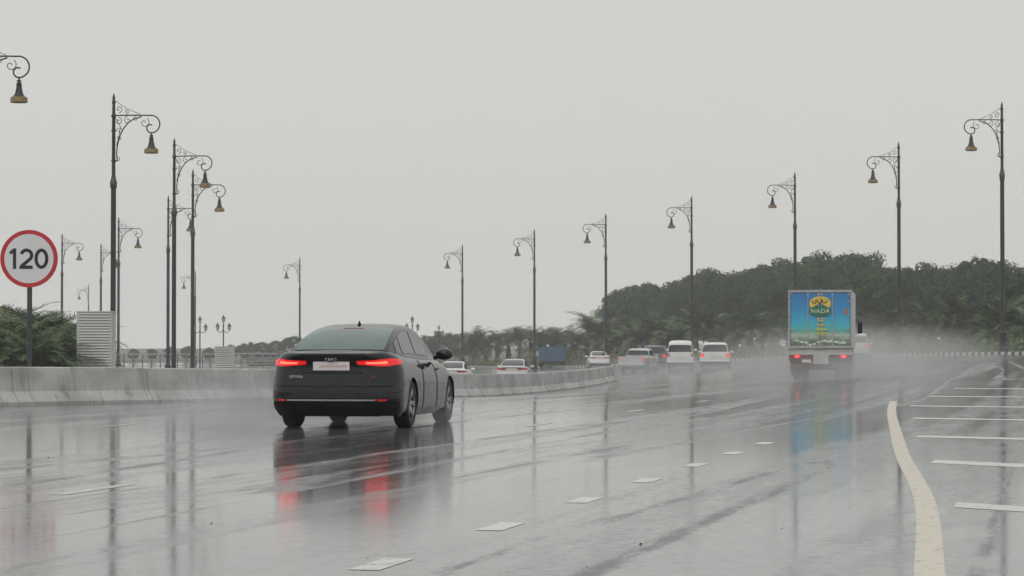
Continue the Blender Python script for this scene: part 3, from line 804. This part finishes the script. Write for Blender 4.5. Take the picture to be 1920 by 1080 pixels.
# ------------------------------------------------------------------ delivery truck
def ad_mat():
    m,nt,b=newmat('painted_blue_advert')
    tc=nt.nodes.new('ShaderNodeTexCoord'); sep=nt.nodes.new('ShaderNodeSeparateXYZ'); nt.links.new(tc.outputs['Object'],sep.inputs[0])
    r=nt.nodes.new('ShaderNodeValToRGB'); cr=r.color_ramp
    cr.elements[0].position=0.0; cr.elements[0].color=(0.13,0.20,0.12,1)
    cr.elements[1].position=1.0; cr.elements[1].color=(0.04,0.23,0.52,1)
    for p_,c in((.09,(0.48,0.55,0.50,1)),(.16,(0.16,0.42,0.34,1)),(.28,(0.08,0.50,0.56,1)),(.45,(0.05,0.44,0.64,1)),(.75,(0.04,0.30,0.60,1))):
        e=cr.elements.new(p_); e.color=c
    z=maprange(nt,sep.outputs[2],1.22,3.0,0,1)
    nz=noise_node(nt,tc.outputs['Object'],(3,3,5),4,.6)
    zz=math_node(nt,'ADD',z,math_node(nt,'MULTIPLY',math_node(nt,'SUBTRACT',nz,.5),.14))
    nt.links.new(zz,r.inputs['Fac']); nt.links.new(r.outputs[0],b.inputs['Base Color']); b.inputs['Roughness'].default_value=.4
    return m
M['advert']=ad_mat()
def truck():
    root=thing('delivery_truck','white box delivery truck with blue dairy advert on doors','truck')
    L=5.2; W=1.1; z0,z1=1.10,3.10
    mb=MB(); mb.box((0,L/2+.03,(z0+z1)/2),(2*W-.02,L,z1-z0-.02),0,.02)
    part('cargo_box',mb.mesh('white_metal'),root)
    mb=MB()
    for sx in(-1,1):
        mb.box((sx*(W-.03),0,(z0+z1)/2),(.06,.12,z1-z0),0,.01)
    mb.box((0,0,z1-.04),(2*W-.125,.12,.07),0,.01); mb.box((0,0,z0+.04),(2*W-.125,.12,.08),0,.01)
    mb.box((0,.002,z1-.0),(2*W+.03,.14,.03),0,.008)
    part('rear_frame',mb.mesh('alu'),root)
    for sx in(-1,1):
        mb=MB(); mb.box((sx*.518,0,(z0+z1)/2),(1.005,.04,z1-z0-.155),0,.006)
        dr=part('cargo_door',mb.mesh('advert'),root)
        for xx in(.42,.05): 
            mb=MB()
            mb.tube([(sx*xx,-.035,z0+.1),(sx*xx,-.035,z1-.10)],.019,6)
            for zz in(z0+.12,z0+.6,z1-.14): mb.box((sx*xx,-.03,zz),(.08,.03,.05))
            part('lock_rod',mb.mesh('alu'),dr)
        for zz in(1.3,1.75,2.25,2.7,2.95):
            mb=MB(); mb.box((sx*.985,-.035,zz),(.10,.045,.035),0,.006)
            part('hinge',mb.mesh('alu'),dr)
    mb=MB()
    vs=[(0,-.058,2.66)]+[(.37*math.cos(a*math.pi/20),-.058,2.64+.25*math.sin(a*math.pi/20)) for a in range(-4,25)]
    mb.add(vs,[(0,i,i+1) for i in range(1,len(vs)-1)]); lg=part('logo',mb.mesh('logo_yellow'),root)
    vs=[(0,-.062,2.38)]+[(.38*math.cos(a*math.pi/16),-.062,2.38+.18*math.sin(a*math.pi/16)) for a in range(33)]
    mb=MB(); mb.add(vs,[(0,i,i+1) for i in range(1,len(vs)-1)]); part('logo_oval',mb.mesh('logo_green'),lg)
    part('lettering',text_mesh('NADA',.21,'logo_white',.002,.0,1.05,1.08),lg,(0,-.068,2.38))
    mb=MB(); yy_=-.066
    mb.tube([(.24,yy_,2.77),(.22,yy_,2.69),(.14,yy_,2.66),(.08,yy_,2.69),(.07,yy_,2.77)],.017,4)
    mb.tube([(.02,yy_,2.82),(.05,yy_,2.71),(0,yy_,2.67),(-.05,yy_,2.67)],.017,4)
    mb.tube([(-.05,yy_,2.67),(-.10,yy_,2.77),(-.17,yy_,2.75),(-.13,yy_,2.70),(-.17,yy_,2.64),(-.26,yy_,2.67),(-.25,yy_,2.75)],.017,4)
    mb.box((.15,yy_,2.78),(.03,.006,.03)); part('script_lettering',mb.mesh('logo_ink'),lg)
    mb=MB()
    for i,(ww,zz,hz) in enumerate([(.28,2.12,.03),(.22,2.05,.03),(.34,1.90,.035),(.46,1.62,.035)]): mb.box((.03,-.056,zz),(ww,.006,hz))
    part('slogan_stripe',mb.mesh('logo_yellow'),root)
    mb=MB(); mb.box((.05,-.054,1.76),(.36,.006,.10),0); mb.box((.05,-.055,1.55),(.30,.006,.04),0); part('slogan_panel',mb.mesh('logo_lime'),root)
    mb=MB(); rnd=random.Random(3)
    for i in range(22):
        x=rnd.uniform(-.9,.9); z=1.30+rnd.uniform(-.03,.04)+.05*math.sin(x*5); rr=rnd.uniform(.02,.06)
        vs=[(x,-.024-.0004*i,z)]+[(x+rr*math.cos(a*.7854)*1.5,-.024-.0004*i,z+rr*math.sin(a*.7854)*.7) for a in range(9)]
        mb.add(vs,[(0,k,k+1) for k in range(1,9)])
    part('milk_graphic',mb.mesh('logo_white'),root)
    mb=MB(); mb.box((.86,-.036,2.36),(.12,.006,.20)); part('sticker',mb.mesh('orange'),root)
    mb=MB(); mb.box((0,.10,.98),(2*W,.12,.22),0,.01); part('rear_sill',mb.mesh('white_metal'),root)
    mb=MB(); mb.box((0,.12,.76),(2*W-.04,.10,.20),0,.01); mb.box((0,.2,.52),(2*W-.1,.08,.14),0,.01)
    for sx in(-.5,.5): mb.box((sx,.25,.64),(.08,.08,.3))
    part('rear_bumper',mb.mesh('red_paint'),root)
    mb=MB(); mb.box((.02,.05,.80),(.52,.03,.50),0,.01); part('step_board',mb.mesh('white_metal'),root)
    for sx in(-1,1):
        mb=MB(); mb.box((sx*.80,.055,.82),(.36,.03,.13),0,.01); e=part('tail_light',mb.mesh('red_dim'),root)
        mb=MB(); mb.box((sx*.80,.033,.82),(.14,.02,.08),0,.01); part('light_element',mb.mesh('red_mid'),e)
        mb=MB(); mb.box((sx*.82,.6,.45),(.46,.02,.55)); part('mud_flap',mb.mesh('plastic'),root)
        mb=MB(); mb.box((sx*(W-.02),2.0,.80),(.04,2.4,.35),0,.01); part('side_guard',mb.mesh('white_metal'),root)
    mb=MB(); mb.box((-.48,.052,.66),(.32,.02,.1)); part('number_plate',mb.mesh('plate'),root)
    mb=MB(); 
    for sx in(-.4,.4): mb.box((sx,3.2,.85),(.1,6.2,.2))
    mb.tube([(-.9,1.4,.42),(.9,1.4,.42)],.08,8)
    part('chassis',mb.mesh('plastic'),root)
    prof=[(5.35,.6),(5.35,2.5),(5.6,2.6),(6.6,2.55),(6.85,2.2),(7.05,1.5),(7.1,.6)]
    V=[(-1.0,y,z) for y,z in prof]+[(1.0,y,z) for y,z in prof]; n=len(prof)
    Fc=[tuple(range(n)),tuple(reversed(range(n,2*n)))]+[(i,(i+1)%n,(i+1)%n+n,i+n) for i in range(n)]
    me=mesh_from(V,Fc,'cab',False,'white_metal'); bm=bmesh.new(); bm.from_mesh(me); bmesh.ops.recalc_face_normals(bm,faces=bm.faces); bmesh.ops.bevel(bm,geom=list(bm.edges),offset=.05,segments=2,affect='EDGES'); bm.to_mesh(me); bm.free()
    cab=part('cab',me,root)
    for sx in(-1,1):
        mb=MB(); mb.add([(sx*1.006,5.8,1.55),(sx*1.006,6.85,1.55),(sx*1.006,6.65,2.25),(sx*1.006,5.8,2.3)],[(0,1,2,3)]); part('window',mb.mesh('glass'),cab)
    mb=MB(); mb.add([(-.85,7.04,1.62),(.85,7.04,1.62),(.82,6.88,2.18),(-.82,6.88,2.18)],[(0,1,2,3)])
    part('windscreen',mb.mesh('glass'),cab)
    for sx in(-1,1):
        mb=MB(); mb.box((sx*1.22,6.75,1.85),(.17,.08,.42),0,.02); mb.tube([(sx*1.0,6.8,2.1),(sx*1.2,6.78,2.08)],.015,5); mb.tube([(sx*1.0,6.8,1.6),(sx*1.2,6.78,1.64)],.015,5)
        part('wing_mirror',mb.mesh('plastic'),root)
    for yc,xi in((1.4,.86),(1.4,.58),(6.1,.90)):
        for sg in(1,-1):
            we=bpy.data.objects.new('wheel',None); col.objects.link(we); we.parent=root; we.location=(sg*xi+sg*.13,yc,.42)
            mb=MB(); mb.lathe([(.24,-.02),(.36,0),(.42,-.03),(.42,-.22),(.36,-.25),(.22,-.25)],24,(0,0,0),'x'); me=smooth_by_angle(mb.mesh('tyre'))
            if sg<0: me.transform(Matrix.Diagonal((-1,1,1,1))); me.flip_normals()
            part('tyre',me,we)
            mb=MB(); mb.lathe([(.24,-.02),(.22,-.10),(.10,-.11),(.09,-.02),(0,-.02)],18,(0,0,0),'x'); me=mb.mesh('white_metal')
            if sg<0: me.transform(Matrix.Diagonal((-1,1,1,1)))
            part('rim',me,we)
    return root
tr=truck(); d=92.0; x,_=at_depth(1538,d); tr.location=(x,d,terrain(x,d)); tr.rotation_euler=(0,0,-math.radians(8.6))
def blue_truck():
    root=thing('box_truck','blue box truck faint in the rain behind the barrier','truck')
    mb=MB(); mb.box((0,2.6,1.75),(2.3,5,2.0),0,.03)
    for i in range(8): mb.box((0,.09,.9+.24*i),(2.2,.04,.05))
    part('cargo_box',mb.mesh('blue_paint'),root)
    mb=MB(); mb.box((0,2.6,.65),(2.1,5.2,.25),0,.03); part('chassis',mb.mesh('plastic'),root)
    mb=MB(); mb.box((0,6.0,1.3),(2.1,1.5,1.7),0,.12); part('cab',mb.mesh('blue_paint'),root)
    for yc in(1.2,6.0):
        for sg in(1,-1):
            mb=MB(); mb.lathe([(0,0),(.3,0),(.42,-.03),(.42,-.24),(.3,-.26)],20,(sg*1.1 if sg>0 else -.84,yc,.42),'x'); part('wheel',mb.mesh('tyre'),root)
    for sg in(1,-1):
        mb=MB(); mb.box((sg*.9,-.02,.75),(.25,.04,.1)); part('tail_light',mb.mesh('red_dim'),root)
    return root
bt=blue_truck(); place(bt,1034,275,-2); bt.scale=(1.15,1,.76)

# ------------------------------------------------------------------ vegetation
def crown_mesh(seed,hh=9.0,wd=4.2,low=1.2,clumps=70,per=160,leaf=.18):
    R=random.Random(seed); V=[];Fc=[]
    for c in range(clumps):
        while True:
            q=Vector((R.uniform(-1,1),R.uniform(-1,1),R.uniform(-1,1)))
            if .25<q.length<1: break
        q=q.normalized()*(q.length**.35)
        ce=Vector((q.x*wd*.78,q.y*wd*.78,low+(hh-low)*(.5+.40*q.z)))
        ce+=Vector([mnoise.noise(ce*.4+Vector((seed*9,k*31,0)))*.7 for k in range(3)])
        cr=R.uniform(.6,1.35)
        for i in range(per):
            dv=Vector((R.gauss(0,1),R.gauss(0,1),R.gauss(0,1))).normalized()*cr*(R.random()**.3)*R.uniform(.9,1.10)
            dv.z*=.8; p=ce+dv
            n=(dv.normalized()*1.1+Vector((R.uniform(-1,1),R.uniform(-1,1),R.uniform(-.2,1)))*.8).normalized()
            a=n.orthogonal().normalized(); b=n.cross(a); ang=R.uniform(0,6.28)
            a,b=a*math.cos(ang)+b*math.sin(ang),b*math.cos(ang)-a*math.sin(ang)
            s=leaf*R.uniform(.6,1.2); o=len(V)
            V+=[p-a*s,p-b*s*.65,p+a*s,p+b*s*.65]; Fc.append((o,o+1,o+2,o+3))
    return mesh_from(V,Fc,'crown',False,'leaf')
def trunk_mesh(seed,hh=9.0):
    R=random.Random(seed); mb=MB()
    mb.tube([(0,0,-.2),(.05,0,1.2),(-.05,.1,2.6),(.1,0,hh*.75)],[.28,.2,.16,.05],7)
    for i in range(9):
        a=R.uniform(0,6.28); z=R.uniform(1.2,hh*.55); l=R.uniform(1.5,2.8)
        mb.tube([(0,0,z),(math.cos(a)*l*.5,math.sin(a)*l*.5,z+l*.5),(math.cos(a)*l,math.sin(a)*l,z+l*.9)],[.1,.07,.03],5)
    return mb.mesh('bark',True)
trees=[]
for s in range(4):
    t=thing('broadleaf_tree','dense dark green tree in a roadside belt','tree',group='trees in the dense roadside belt')
    part('trunk',trunk_mesh(s+5),t); part('crown',crown_mesh(s+11),t); trees.append([t,False])
def put_tree(x,d,h,wf=1.0):
    it=random.choice(trees); sc=h/9.0
    loc=(x,d,terrain(x,d)-.05); rz=random.uniform(0,6.28); s3=(sc*wf,sc*wf,sc)
    if not it[1]:
        it[1]=True; t=it[0]; t.location=loc; t.rotation_euler=(0,0,rz); t.scale=s3
    else: clone(it[0],None,loc,rz,s3)
topline=[(1100,622),(1135,590),(1160,540),(1195,518),(1240,532),(1270,522),(1330,492),(1365,500),(1400,494),(1440,488),(1480,484),(1530,470),(1575,463),(1620,466),(1655,486),(1690,494),(1740,490),(1775,494),(1815,479),(1860,484),(1900,490),(2000,480)]
def top_at(px):
    return tab([(a,b) for a,b in topline],px)
px=1155
while px<2010:
    d=365-150*(px-1120)/850+random.uniform(-6,6)
    h=HC+(HY-top_at(px)+random.uniform(-10,7))*d/F-terrain(*at_depth(px,d))
    put_tree(at_depth(px,d)[0],d,max(3,h),.72+.25*random.random())
    px+=25
px=1170
while px<2010:
    d=340-150*(px-1120)/850+random.uniform(-6,6)-4
    h=(HC+(HY-top_at(px)-28+random.uniform(-14,14))*d/F-terrain(*at_depth(px,d)))
    put_tree(at_depth(px,d)[0],d,max(3,h),.95)
    px+=40
for px,top,d in [(835,618,430),(862,622,420),(890,628,410),(250,652,500),(285,650,500),(318,647,480),(352,650,480),(392,648,480),(432,646,480),(462,640,470),(490,636,460),(520,634,450),(550,624,440),(580,630,440),(610,626,430),(640,628,430),(680,626,430),(720,628,430),(765,630,430),(800,626,420)]:
    h=HC+(HY-top+random.uniform(-3,3))*d/F-terrain(*at_depth(px,d)); put_tree(at_depth(px,d)[0],d,h,1.1)

def palm_mesh(seed,nf=34,fl=2.6,th=1.6):
    R=random.Random(seed); V=[];Fc=[]
    for i in range(nf):
        az=i*2.399+R.uniform(-.2,.2); e0=math.radians(R.uniform(12,85)); L=fl*R.uniform(.8,1.1)
        p=Vector((0,0,th)); n=16; dirh=Vector((math.cos(az),math.sin(az),0)); side=Vector((-math.sin(az),math.cos(az),0))
        e=e0; prev=None
        for k in range(n+1):
            t=k/n
            dr=dirh*math.cos(e)+Vector((0,0,1))*math.sin(e)
            up=-dirh*math.sin(e)+Vector((0,0,1))*math.cos(e)
            wdt=.025*(1-t)+.006
            o=len(V); V+=[p-side*wdt,p+side*wdt]
            if prev is not None: Fc.append((prev,prev+1,o+1,o))
            prev=o
            if k>1:
                ll=.52*math.sin(math.pi*min(1,.15+t*.85))**.6+.08
                for sg in(-1,1):
                    for q in(0,.5):
                        b=p+dr*(L/n)*q
                        tip=b+side*sg*ll*.75+dr*ll*.55+up*ll*R.uniform(.0,.35)-Vector((0,0,ll*.12))
                        w_=dr*.03
                        o=len(V); V+=[b-w_,b+w_,tip+w_*.3,tip-w_*.3]; Fc.append((o,o+1,o+2,o+3))
            p=p+dr*(L/n); e-=(.07+.05*t)*(1.2-.3*math.sin(e0))
    return mesh_from(V,Fc,'fronds',False,'palm')
palms=[]
for s in range(4):
    th=[1.0,1.6,2.3,1.3][s]
    t=thing('date_palm','young green date palm on the roadside verge','palm tree',group='date palms on the verge')
    mb=MB(); mb.tube([(0,0,-.1),(0,0,th*.5),(.02,0,th+.05)],[.26,.22,.2],9)
    part('trunk',mb.mesh('bark',True),t); part('crown',palm_mesh(s+40,34,2.5,th),t); palms.append([t,False,th+2.3])
def put_palm(x,d,h):
    it=random.choice(palms); sc=h/it[2]; loc=(x,d,terrain(x,d)-.05); rz=random.uniform(0,6.28)
    if not it[1]:
        it[1]=True; t=it[0]; t.location=loc; t.rotation_euler=(0,0,rz); t.scale=(sc,)*3
    else: clone(it[0],None,loc,rz,(sc,)*3)
for px,top,d in [(-30,550,112),(12,535,108),(48,540,118),(80,546,106),(104,553,112),(130,558,120),(30,564,100),(88,578,98),(124,590,101),(148,597,125),(0,578,99),(60,588,96)]:
    x=(px-960)*d/F; put_palm(x,d,HC+(HY-top)*d/F-terrain(x,d))
px=890
while px<1150:
    d=352+random.uniform(-12,12); x=(px-960)*d/F; top=random.uniform(598,614); put_palm(x,d,HC+(HY-top)*d/F-terrain(x,d)); px+=21
px=1120
while px<1960:
    d=280-128*(px-1120)/850+random.uniform(-5,5)+6; x=(px-960)*d/F
    top=random.uniform(560,608)-(32 if px>1740 else 0); put_palm(x,d,HC+(HY-top)*d/F-terrain(x,d)); px+=random.uniform(20,30)
R=random.Random(5); V=[];Fc=[]
for i in range(16000):
    d=R.uniform(140,370)
    xr=interp(KERB,d)+R.uniform(2.5,8.5)
    p=Vector((xr,d,terrain(xr,d)+abs(R.gauss(0,.45))))
    a=Vector((R.uniform(-1,1),R.uniform(-1,1),R.uniform(-1,1))).normalized(); b=a.orthogonal().normalized(); s=R.uniform(.08,.22)
    o=len(V); V+=[p-a*s,p-b*s*.5,p+a*s,p+b*s*.5]; Fc.append((o,o+1,o+2,o+3))
o=part('undergrowth',mesh_from(V,Fc,'scrub',False,'palm'),None); o['kind']='stuff'; o['label']='low dark green scrub along the verge'; o['category']='shrubs'
R=random.Random(9)
V=[];Fc=[]
for (px,py,s) in [(1201,1020,.009),(397,981,.007),(742,861,.009),(92,858,.009),(1465,990,.005),(1290,893,.006),(690,1046,.004),(1592,950,.005),(330,1046,.004),(1100,1062,.004)]:
    x,d=ground_pt(px,py); o=len(V)
    ring=[(x+s*math.cos(a*1.047)*R.uniform(.7,1.2),d+s*math.sin(a*1.047)*R.uniform(.7,1.3),.001) for a in range(6)]
    V+=ring+[(p_[0]*.6+x*.4,p_[1]*.6+d*.4,s*R.uniform(.6,1.1)) for p_ in ring]
    Fc+=[(o+k,o+(k+1)%6,o+6+(k+1)%6,o+6+k) for k in range(6)]+[tuple(o+6+k for k in range(6))]
o=part('road_grit',mesh_from(V,Fc,'grit',False,'plastic'),None); o['kind']='stuff'; o['label']='small dark stones on the wet asphalt'; o['category']='grit'

# ------------------------------------------------------------------ rain haze and tyre spray: real volumes (fog grids)
def mist_mat(name,mult):
    m=bpy.data.materials.new(name); m.use_nodes=True; nt=m.node_tree; nt.nodes.clear()
    out=nt.nodes.new('ShaderNodeOutputMaterial'); vs_=nt.nodes.new('ShaderNodeVolumeScatter'); vs_.inputs['Color'].default_value=(.985,.99,.99,1)
    at=nt.nodes.new('ShaderNodeAttribute'); at.attribute_name='density'
    nt.links.new(math_node(nt,'MULTIPLY',at.outputs['Fac'],mult),vs_.inputs['Density']); nt.links.new(vs_.outputs[0],out.inputs['Volume'])
    return m
SPRAY=mist_mat('water_spray',1.0); HAZE=mist_mat('rain_haze',0.00075)
def vol(name,loc,size,dens,res,ell=True,rotz=0,sc=.25,label='',mat=None):
    mat=mat or SPRAY
    ng=bpy.data.node_groups.new(name,'GeometryNodeTree')
    ng.interface.new_socket('Geometry',in_out='INPUT',socket_type='NodeSocketGeometry')
    ng.interface.new_socket('Geometry',in_out='OUTPUT',socket_type='NodeSocketGeometry')
    N=ng.nodes; Lk=ng.links
    go=N.new('NodeGroupOutput'); vc=N.new('GeometryNodeVolumeCube'); sm=N.new('GeometryNodeSetMaterial'); sm.inputs['Material'].default_value=mat
    vc.inputs['Min'].default_value=tuple(-k for k in size); vc.inputs['Max'].default_value=size
    for k,r_ in zip(('Resolution X','Resolution Y','Resolution Z'),res): vc.inputs[k].default_value=r_
    if ell:
        ps=N.new('GeometryNodeInputPosition'); dv=N.new('ShaderNodeVectorMath'); dv.operation='DIVIDE'; dv.inputs[1].default_value=size
        Lk.new(ps.outputs[0],dv.inputs[0]); ln=N.new('ShaderNodeVectorMath'); ln.operation='LENGTH'; Lk.new(dv.outputs[0],ln.inputs[0])
        mr=N.new('ShaderNodeMapRange'); mr.interpolation_type='SMOOTHSTEP'; mr.inputs['From Min'].default_value=.1; mr.inputs['From Max'].default_value=.95; mr.inputs['To Min'].default_value=1; mr.inputs['To Max'].default_value=0
        Lk.new(ln.outputs['Value'],mr.inputs['Value'])
        nz=N.new('ShaderNodeTexNoise'); nz.inputs['Scale'].default_value=sc; nz.inputs['Detail'].default_value=3; Lk.new(ps.outputs[0],nz.inputs['Vector'])
        m2=N.new('ShaderNodeMapRange'); m2.inputs['From Min'].default_value=.35; m2.inputs['From Max'].default_value=.65; m2.inputs['To Min'].default_value=.2*dens; m2.inputs['To Max'].default_value=1.5*dens
        Lk.new([o_ for o_ in nz.outputs if o_.name in('Fac','Factor')][0],m2.inputs['Value'])
        mu=N.new('ShaderNodeMath'); mu.operation='MULTIPLY'; Lk.new(mr.outputs[0],mu.inputs[0]); Lk.new(m2.outputs[0],mu.inputs[1]); Lk.new(mu.outputs[0],vc.inputs['Density'])
    else: vc.inputs['Density'].default_value=dens
    Lk.new(vc.outputs[0],sm.inputs['Geometry']); Lk.new(sm.outputs[0],go.inputs[0])
    me=bpy.data.meshes.new(name); me.materials.append(mat)
    o=bpy.data.objects.new(name,me); col.objects.link(o); o.location=loc; o.rotation_euler=(0,0,rotz)
    md=o.modifiers.new('mist','NODES'); md.node_group=ng
    o['kind']='stuff'; o['label']=label; o['category']='mist'
    return o
vol('rain_haze',(0,460,14),(500,398,20),1.0,(8,7,2),False,label='thin rain haze over the far highway',mat=HAZE)
vol('tyre_spray',(11.2,92,.15),(5.0,8.5,1.15),0.34,(18,24,10),True,-.15,.6,label='white spray thrown up behind the delivery truck')
vol('tyre_spray',(14.8,116,.55),(9.0,26,2.1),0.065,(16,28,9),True,-.15,.3,label='white spray drifting beyond the delivery truck')
vol('tyre_spray',(10.5,166,-.4),(9.5,26,1.5),0.05,(18,30,9),True,0,.3,label='white spray thrown up by distant traffic')
vol('tyre_spray',(-4.1,39.3,.10),(1.9,3.4,.75),0.55,(16,24,8),True,-.16,1.1,label='low spray trailing beside the wheels of the black saloon')
vol('tyre_spray',(-1.9,39.9,.08),(1.7,2.6,.45),0.45,(14,20,8),True,-.16,1.1,label='low spray around the wheels of the black saloon')

# ------------------------------------------------------------------ light
w=bpy.data.worlds.new('World'); scene.world=w; w.use_nodes=True; nt=w.node_tree
bg=nt.nodes['Background']
sky=nt.nodes.new('ShaderNodeTexSky'); sky.sky_type='NISHITA'; sky.sun_disc=False
sky.sun_elevation=math.radians(55); sky.sun_rotation=math.radians(200); sky.air_density=1; sky.dust_density=4
hs=nt.nodes.new('ShaderNodeHueSaturation'); hs.inputs['Saturation'].default_value=.15; nt.links.new(sky.outputs[0],hs.inputs['Color'])
tc=nt.nodes.new('ShaderNodeTexCoord'); sep=nt.nodes.new('ShaderNodeSeparateXYZ'); nt.links.new(tc.outputs['Generated'],sep.inputs[0])
rp=nt.nodes.new('ShaderNodeValToRGB'); nt.links.new(sep.outputs[2],rp.inputs['Fac'])
cr=rp.color_ramp; cr.elements[0].position=0.0; cr.elements[0].color=(8.3,8.25,7.9,1); cr.elements[1].position=1.0; cr.elements[1].color=(8.8,8.9,9.0,1)
e=cr.elements.new(.05); e.color=(8.2,8.15,7.8,1); e=cr.elements.new(.14); e.color=(7.25,7.35,7.05,1)
cn=nt.nodes.new('ShaderNodeTexNoise'); cn.inputs['Scale'].default_value=2.0; cn.inputs['Detail'].default_value=4; nt.links.new(tc.outputs['Generated'],cn.inputs['Vector'])
cm=nt.nodes.new('ShaderNodeMapRange'); cm.inputs['To Min'].default_value=.93; cm.inputs['To Max'].default_value=1.07; nt.links.new(cn.outputs['Fac'],cm.inputs['Value'])
mul=nt.nodes.new('ShaderNodeVectorMath'); mul.operation='SCALE'; nt.links.new(rp.outputs[0],mul.inputs[0]); nt.links.new(cm.outputs[0],mul.inputs['Scale'])
mx=nt.nodes.new('ShaderNodeMix'); mx.data_type='RGBA'; mx.inputs[0].default_value=.93
nt.links.new(hs.outputs[0],mx.inputs[6]); nt.links.new(mul.outputs[0],mx.inputs[7]); nt.links.new(mx.outputs[2],bg.inputs['Color'])
bg.inputs['Strength'].default_value=0.1
sl=bpy.data.lights.new('Sun','SUN'); sl.energy=.6; sl.angle=math.radians(25); sl.color=(1,.97,.93)
so=bpy.data.objects.new('Sun',sl); col.objects.link(so); so.rotation_euler=(math.radians(35),0,math.radians(-20))

cam=bpy.data.cameras.new('Camera'); cam.lens=36*F/1920; cam.sensor_width=36; cam.clip_end=12000; cam.clip_start=.1
co=bpy.data.objects.new('Camera',cam); col.objects.link(co); co.location=(0,0,HC); co.rotation_euler=(math.radians(90)+math.atan((HY-540)/F),0,0)
scene.camera=co
scene.view_settings.view_transform='Standard'; scene.view_settings.look='None'; scene.view_settings.exposure=0
